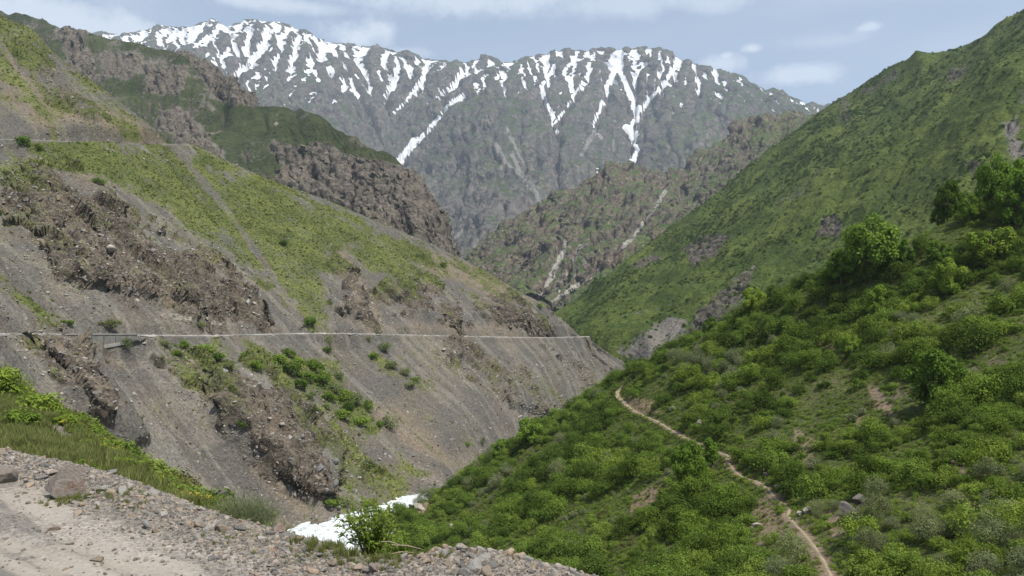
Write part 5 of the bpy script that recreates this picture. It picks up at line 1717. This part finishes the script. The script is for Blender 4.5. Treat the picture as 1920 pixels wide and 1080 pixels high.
i = rng.choice(len(RP), 1400, p=(wg * (RS < 1.7)) / (wg * (RS < 1.7)).sum())
ss = np.clip(np.exp(rng.normal(-2.95, .42, len(i))), .035, .15)
o_ = np.argsort(-ss)
placed = []
for q in o_:
    p = RP[i[q]]
    if ROADG['px'][i[q]] < 0 or ROADG['py'][i[q]] > 1078:
        continue
    if all((p[0] - a)**2 + (p[1] - b)**2 > ((ss[q] + s_) * .42)**2 for a, b, s_ in placed):
        placed.append((p[0], p[1], ss[q]))
        o = link('stone', BST[len(placed) % 9])
        o.location = (p[0], p[1], p[2] + ss[q] * .12)
        o.scale = (ss[q],) * 3
        o.rotation_euler = (random.gauss(0, .35), random.gauss(0, .35), random.uniform(0, 6.28))
        sz = 'chunky ' if ss[q] > .09 else 'small ' if ss[q] < .062 else ''
        bx, by = BOULD[:2]
        at_ = ('beside the large reddish boulder' if math.hypot(p[0] - bx, p[1] - by) < 1.1 else 'on the gravel heap above the spur' if p[0] > -.75 else 'near the narrow leaved shrub' if p[0] > -1.9
               else 'on the rubble rim below the feathery bush' if p[0] > -3.4 and RS[i[q]] < .9 else 'on the rubble rim along the grassy bank' if RS[i[q]] < .9 else 'lying out on the gravel road')
        tag(o, sz + STK[len(placed) % 3][0] + ' stone ' + at_, 'stone', 'loose stones on the road shoulder')
    if len(placed) >= 270:
        break


def boulder(p, w, label, mat, squash=(1, .85, .8), seed=1, rz=0.0, rough=.06, sub=4, sink=.2, cuts=10, tilt=(0, 0), deep=(.42, .72)):
    o = link('boulder', stone_mesh('boulder', seed, sub, mat, squash, rough, cuts, deep))
    o.location = (p[0], p[1], p[2] + w * squash[2] * (.5 - sink))
    o.scale = (w, w, w)
    o.rotation_euler = (tilt[0], tilt[1], rz)
    return tag(o, label, 'boulder')


def road_point(px, py):
    k = np.argmin(np.hypot(ROADG['px'] - px, ROADG['py'] - py) + np.where((RS > .05) & (RP[:, 1] > 2), 0, 1e6))
    return RP[k]


p = road_point(122, 930)
boulder(p, .50, 'large angular reddish grey boulder on the near road edge', M_BOULD, (1, .85, 1.0), 915, .5, .045, 4, .27, 9, (.1, .3), (.34, .66))
p = road_point(4, 905)
boulder(p, .30, 'squat brown boulder at the very edge of the gravel road', M_BOULD, (1, .9, .9), 917, 1.9, .05, 4, .15)
p = road_point(98, 890)
boulder(p, .16, 'flat pale stone slab leaning beside the large reddish boulder', M_PALE, (1, .7, .5), 921, .2, .04, 3, .15)
p = road_point(520, 995)
boulder(p, .15, 'rounded grey boulder among rubble below the feathery bush', M_BOULD, (1, .9, .75), 925, .9, .05, 3, .15)
p = road_point(700, 1072)
boulder(p, .13, 'brownish broken rock low on the gravel shoulder by the leafy shrub', M_BOULD, (1, .8, .7), 929, .4, .05, 3, .15)
for q, (px, py, w_, m_, lb, sq) in enumerate([
        (1592, 975, 46, M_DARKR, 'big slanting dark boulder on the grass above the footpath', (1, .7, .8)), (1612, 945, 28, M_DARKR, 'dark boulder perched behind the big slanting one', (1, .8, .7)), (1519, 962, 24, M_PALE, 'pale grey boulder beside a split stump near the footpath', (1, .7, .6)),
        (1498, 968, 14, M_PALE, 'small pale stone next to the footpath and pale boulder', (1, .8, .7)), (1310, 798, 13, M_PALE, 'pinkish pale boulder on the slope above the footpath', (1, .8, .9)), (1417, 988, 18, M_PALE, 'half buried pale rock below the lower footpath', (1, .6, .6)),
        (1316, 1028, 16, M_PALE, 'small grey rock low on the spur beneath shrubs', (1, .7, .8)), (1396, 1036, 13, M_PALE, 'little whitish rock low on the spur beneath shrubs', (1, .7, .9)), (1660, 918, 15, M_PALE, 'grey rock among weeds above the big slanting boulder', (1, .7, .6)),
        (1436, 895, 12, M_DARKR, 'dark cracked rock beside the middle of the footpath', (1, .8, .9)), (1368, 820, 12, M_PALE, 'greyish rock on the slope over the footpath dip', (1, .8, .8)), (1462, 915, 24, M_PALE, 'flat broken grey rock right at the footpath edge', (1, .6, .35)),
        (785, 957, 28, M_PALE, 'long pale slab lying at the river end of the spur', (1, .5, .45)), (846, 992, 14, M_PALE, 'pinkish rock in the shrubs over the river bend', (.8, .7, 1)), (1260, 770, 16, M_PALE, 'pale rock outcrop beside the top of the footpath', (1, .7, .6)), (1565, 885, 14, M_DARKR, 'dark rock on a bare earth patch among shrubs', (1, .8, 1))]):
    p = R1.point(px, py)
    boulder(p, w_ / F * p[1], lb, m_, sq, 940 + q, px * .7, .06, 3, .12, 10, (.15, -.2))
for q, (px, py, w_, m_, lb) in enumerate([(205, 474, 24, M_PALE, 'pale flat boulder resting on the large brown outcrop'), (405, 632, 15, M_PALE, 'pale boulder on the road edge above green shrubs'), (306, 596, 14, M_PALE, 'pinkish boulder in the rubble above the road'), (830, 494, 12, M_DARKR, 'dark boulder stuck in the reddish soil slip'),
                                       (880, 512, 9, M_DARKR, 'small dark boulder near the hillside crest'), (635, 955, 16, M_SCREE, 'grey boulder on the stony river bank'), (835, 655, 10, M_PALE, 'whitish stone beneath the dark road outcrop')]):
    p = L.point(px, py)
    boulder(p, w_ / F * p[1], lb, m_, (1, .75, .5), 980 + q, px * .7, .05, 3, .2, 8, (.2, -.3), (.28, .6))
log('stones')

# ------------------------------------------------------------------ plants at the road edge
def plant_root(px, py, Y, label, cat='shrub', name='shrub'):
    root = bpy.data.objects.new(name, None)
    COL.objects.link(root)
    p0 = W(px, py, Y)
    root.location = p0
    return tag(root, label, cat)


def lance_shrub(px, py, Y, w, h, nst, per, leaf, label, mat, seed):
    """arching stems with narrow leaves set along them"""
    r = np.random.default_rng(seed)
    root = plant_root(px, py, Y, label)
    parts, C, T, D = [], [], [], []
    for k in range(nst):
        a = r.uniform(0, 6.283)
        q = math.sqrt(r.uniform())
        e = np.array([math.cos(a) * q * w * .5, math.sin(a) * q * w * .5, h * (1.05 - .55 * q * q) * r.uniform(.75, 1.05)])
        b = np.array([math.cos(a) * .06 * w, math.sin(a) * .06 * w, -.05])
        m_ = b * .4 + e * np.array([.35, .35, .62])
        t = np.linspace(0, 1, 8)[:, None]
        c = (1 - t)**2 * b + 2 * t * (1 - t) * m_ + t * t * e
        parts.append(tube(c, np.linspace(.006, .002, 8) * (h / .6), 4))
        tt = r.uniform(.25, 1.02, per)[:, None]
        c = (1 - tt)**2 * b + 2 * tt * (1 - tt) * m_ + tt * tt * e
        d = (e - b) / np.linalg.norm(e - b) + r.normal(size=(per, 3)) * .8
        d[:, 2] -= .15
        C.append(c)
        D.append(d / np.linalg.norm(d, axis=1)[:, None])
        T.append(np.clip(r.normal(.5, .15) + r.normal(0, .2, per), 0, 1))
    link('stems', mesh_np('stems', *join(parts), LEAF['bark'], True), root)
    C, D, T = np.concatenate(C), np.concatenate(D), np.concatenate(T)
    n = len(C)
    s = np.cross(D, r.normal(size=(n, 3)))
    s /= np.linalg.norm(s, axis=1)[:, None]
    ln = (leaf * r.uniform(.6, 1.3, n))[:, None]
    V = np.stack([C, C + D * ln * .45 + s * ln * .13, C + D * ln - np.array([0, 0, .18]) * ln, C + D * ln * .45 - s * ln * .13], 1).reshape(-1, 3)
    link('foliage', with_tint(mesh_np('foliage', V, np.arange(4 * n).reshape(n, 4), LEAF[mat], False), np.repeat(T, 4)), root)
    return root


lance_shrub(692, 1040, 8.7, .80, .60, 60, 34, .075, 'leafy bright green shrub with narrow leaves overhanging the white river', 'light', 31)
lance_shrub(745, 1048, 8.4, .38, .28, 26, 22, .06, 'small leafy sapling leaning on the narrow leaved shrub', 'light', 32)
lance_shrub(405, 985, 10.6, .52, .42, 40, 40, .035, 'dense dark green bush growing beside the feathery grey bush', 'mid', 33)


def spray_shrub(px, py, Y, w, h, n, label, mat, seed):
    """feathery bush of many thin upright shoots"""
    r = np.random.default_rng(seed)
    root = plant_root(px, py, Y, label)
    V, Fq, T = [], [], []
    parts = []
    for k in range(n):
        a, q = r.uniform(0, 6.283), math.sqrt(r.uniform())
        d = np.array([math.cos(a) * q * w * .52, math.sin(a) * q * w * .4, h * (1.0 - .45 * q * q) * r.uniform(.6, 1.05)])
        b = np.array([math.cos(a) * q * w * .14, math.sin(a) * q * w * .14, -.04])
        if k < 24:
            parts.append(tube([b, b * .6 + d * .35, d * .7], [.005, .003, .001], 4))
        for j in range(9):
            t0 = r.uniform(.25, .95)
            c = b + (d - b) * t0
            dr = (d - b) / np.linalg.norm(d - b) + r.normal(size=3) * .35
            s = np.cross(dr, r.normal(size=3))
            s /= np.linalg.norm(s)
            ln = r.uniform(.03, .07)
            o = len(V)
            V += [c, c + dr * ln * .5 + s * .0026, c + dr * ln, c + dr * ln * .5 - s * .0026]
            Fq.append((o, o + 1, o + 2, o + 3))
            T += [r.uniform()] * 4
    link('stems', mesh_np('stems', *join(parts), LEAF['bark'], True), root)
    link('foliage', with_tint(mesh_np('foliage', V, Fq, LEAF[mat], False), T), root)
    return root


spray_shrub(455, 1000, 9.6, .90, .50, 1500, 'feathery grey green bush of thin upright shoots at the shoulder edge', 'silver', 41)
spray_shrub(515, 1010, 9.0, .36, .22, 160, 'small feathery tuft beside the larger grey green bush', 'silver', 42)
# small grasses on the shoulder rim
for q, (px, py, n, s_) in enumerate([(590, 1025, 14, .09), (625, 1030, 22, .12), (650, 1040, 20, .11), (700, 1050, 24, .10), (150, 935, 34, .08), (210, 930, 20, .07), (250, 945, 18, .06), (740, 1062, 16, .07), (800, 1050, 8, .06), (560, 1045, 10, .06), (440, 1010, 14, .06), (118, 940, 12, .08)]):
    c0 = road_point(px, py)
    pp = c0 + np.stack([rng.normal(0, .16, n), rng.normal(0, .10, n), np.zeros(n)], 1)
    k = [int(np.argmin((RP[:, 0] - a)**2 + (RP[:, 1] - b)**2)) for a, b in pp[:, :2]]
    if q == 0:
        ALLG, ALLS = [], []
    ALLG.append(RP[k])
    ALLS.append(rng.uniform(.5, 1.1, n) * s_)
ALLG, ALLS = np.concatenate(ALLG), np.concatenate(ALLS)
scatter('shoulder_grass', ALLG, ALLS, rng.integers(0, 4, len(ALLG)), GR, 'sparse grass sprouting from the gravel shoulder rim', .2)
# dead sticks
M_STICK = simple_mat('dry_wood', (.28, .22, .15), (.42, .34, .24), 20, .9, .3, .005)
for q, (a, b, lb) in enumerate([((715, 1016, 8.2), (748, 1021, 8.0), 'short dry stick caught in the narrow leaved shrub'), ((735, 1022, 7.9), (792, 1030, 7.6), 'longer bent dry branch lying behind the gravel heap'), ((728, 1040, 7.7), (775, 1036, 7.6), 'thin straw coloured twig on the gravel rim')]):
    a, b = np.array(W(*a)), np.array(W(*b))
    m_ = (a + b) / 2 + [0, 0, .015]
    tag(link('stick', mesh_np('stick', *tube([a, m_, b], [.006, .007, .003], 6), M_STICK, True)), lb, 'stick')
log('done')
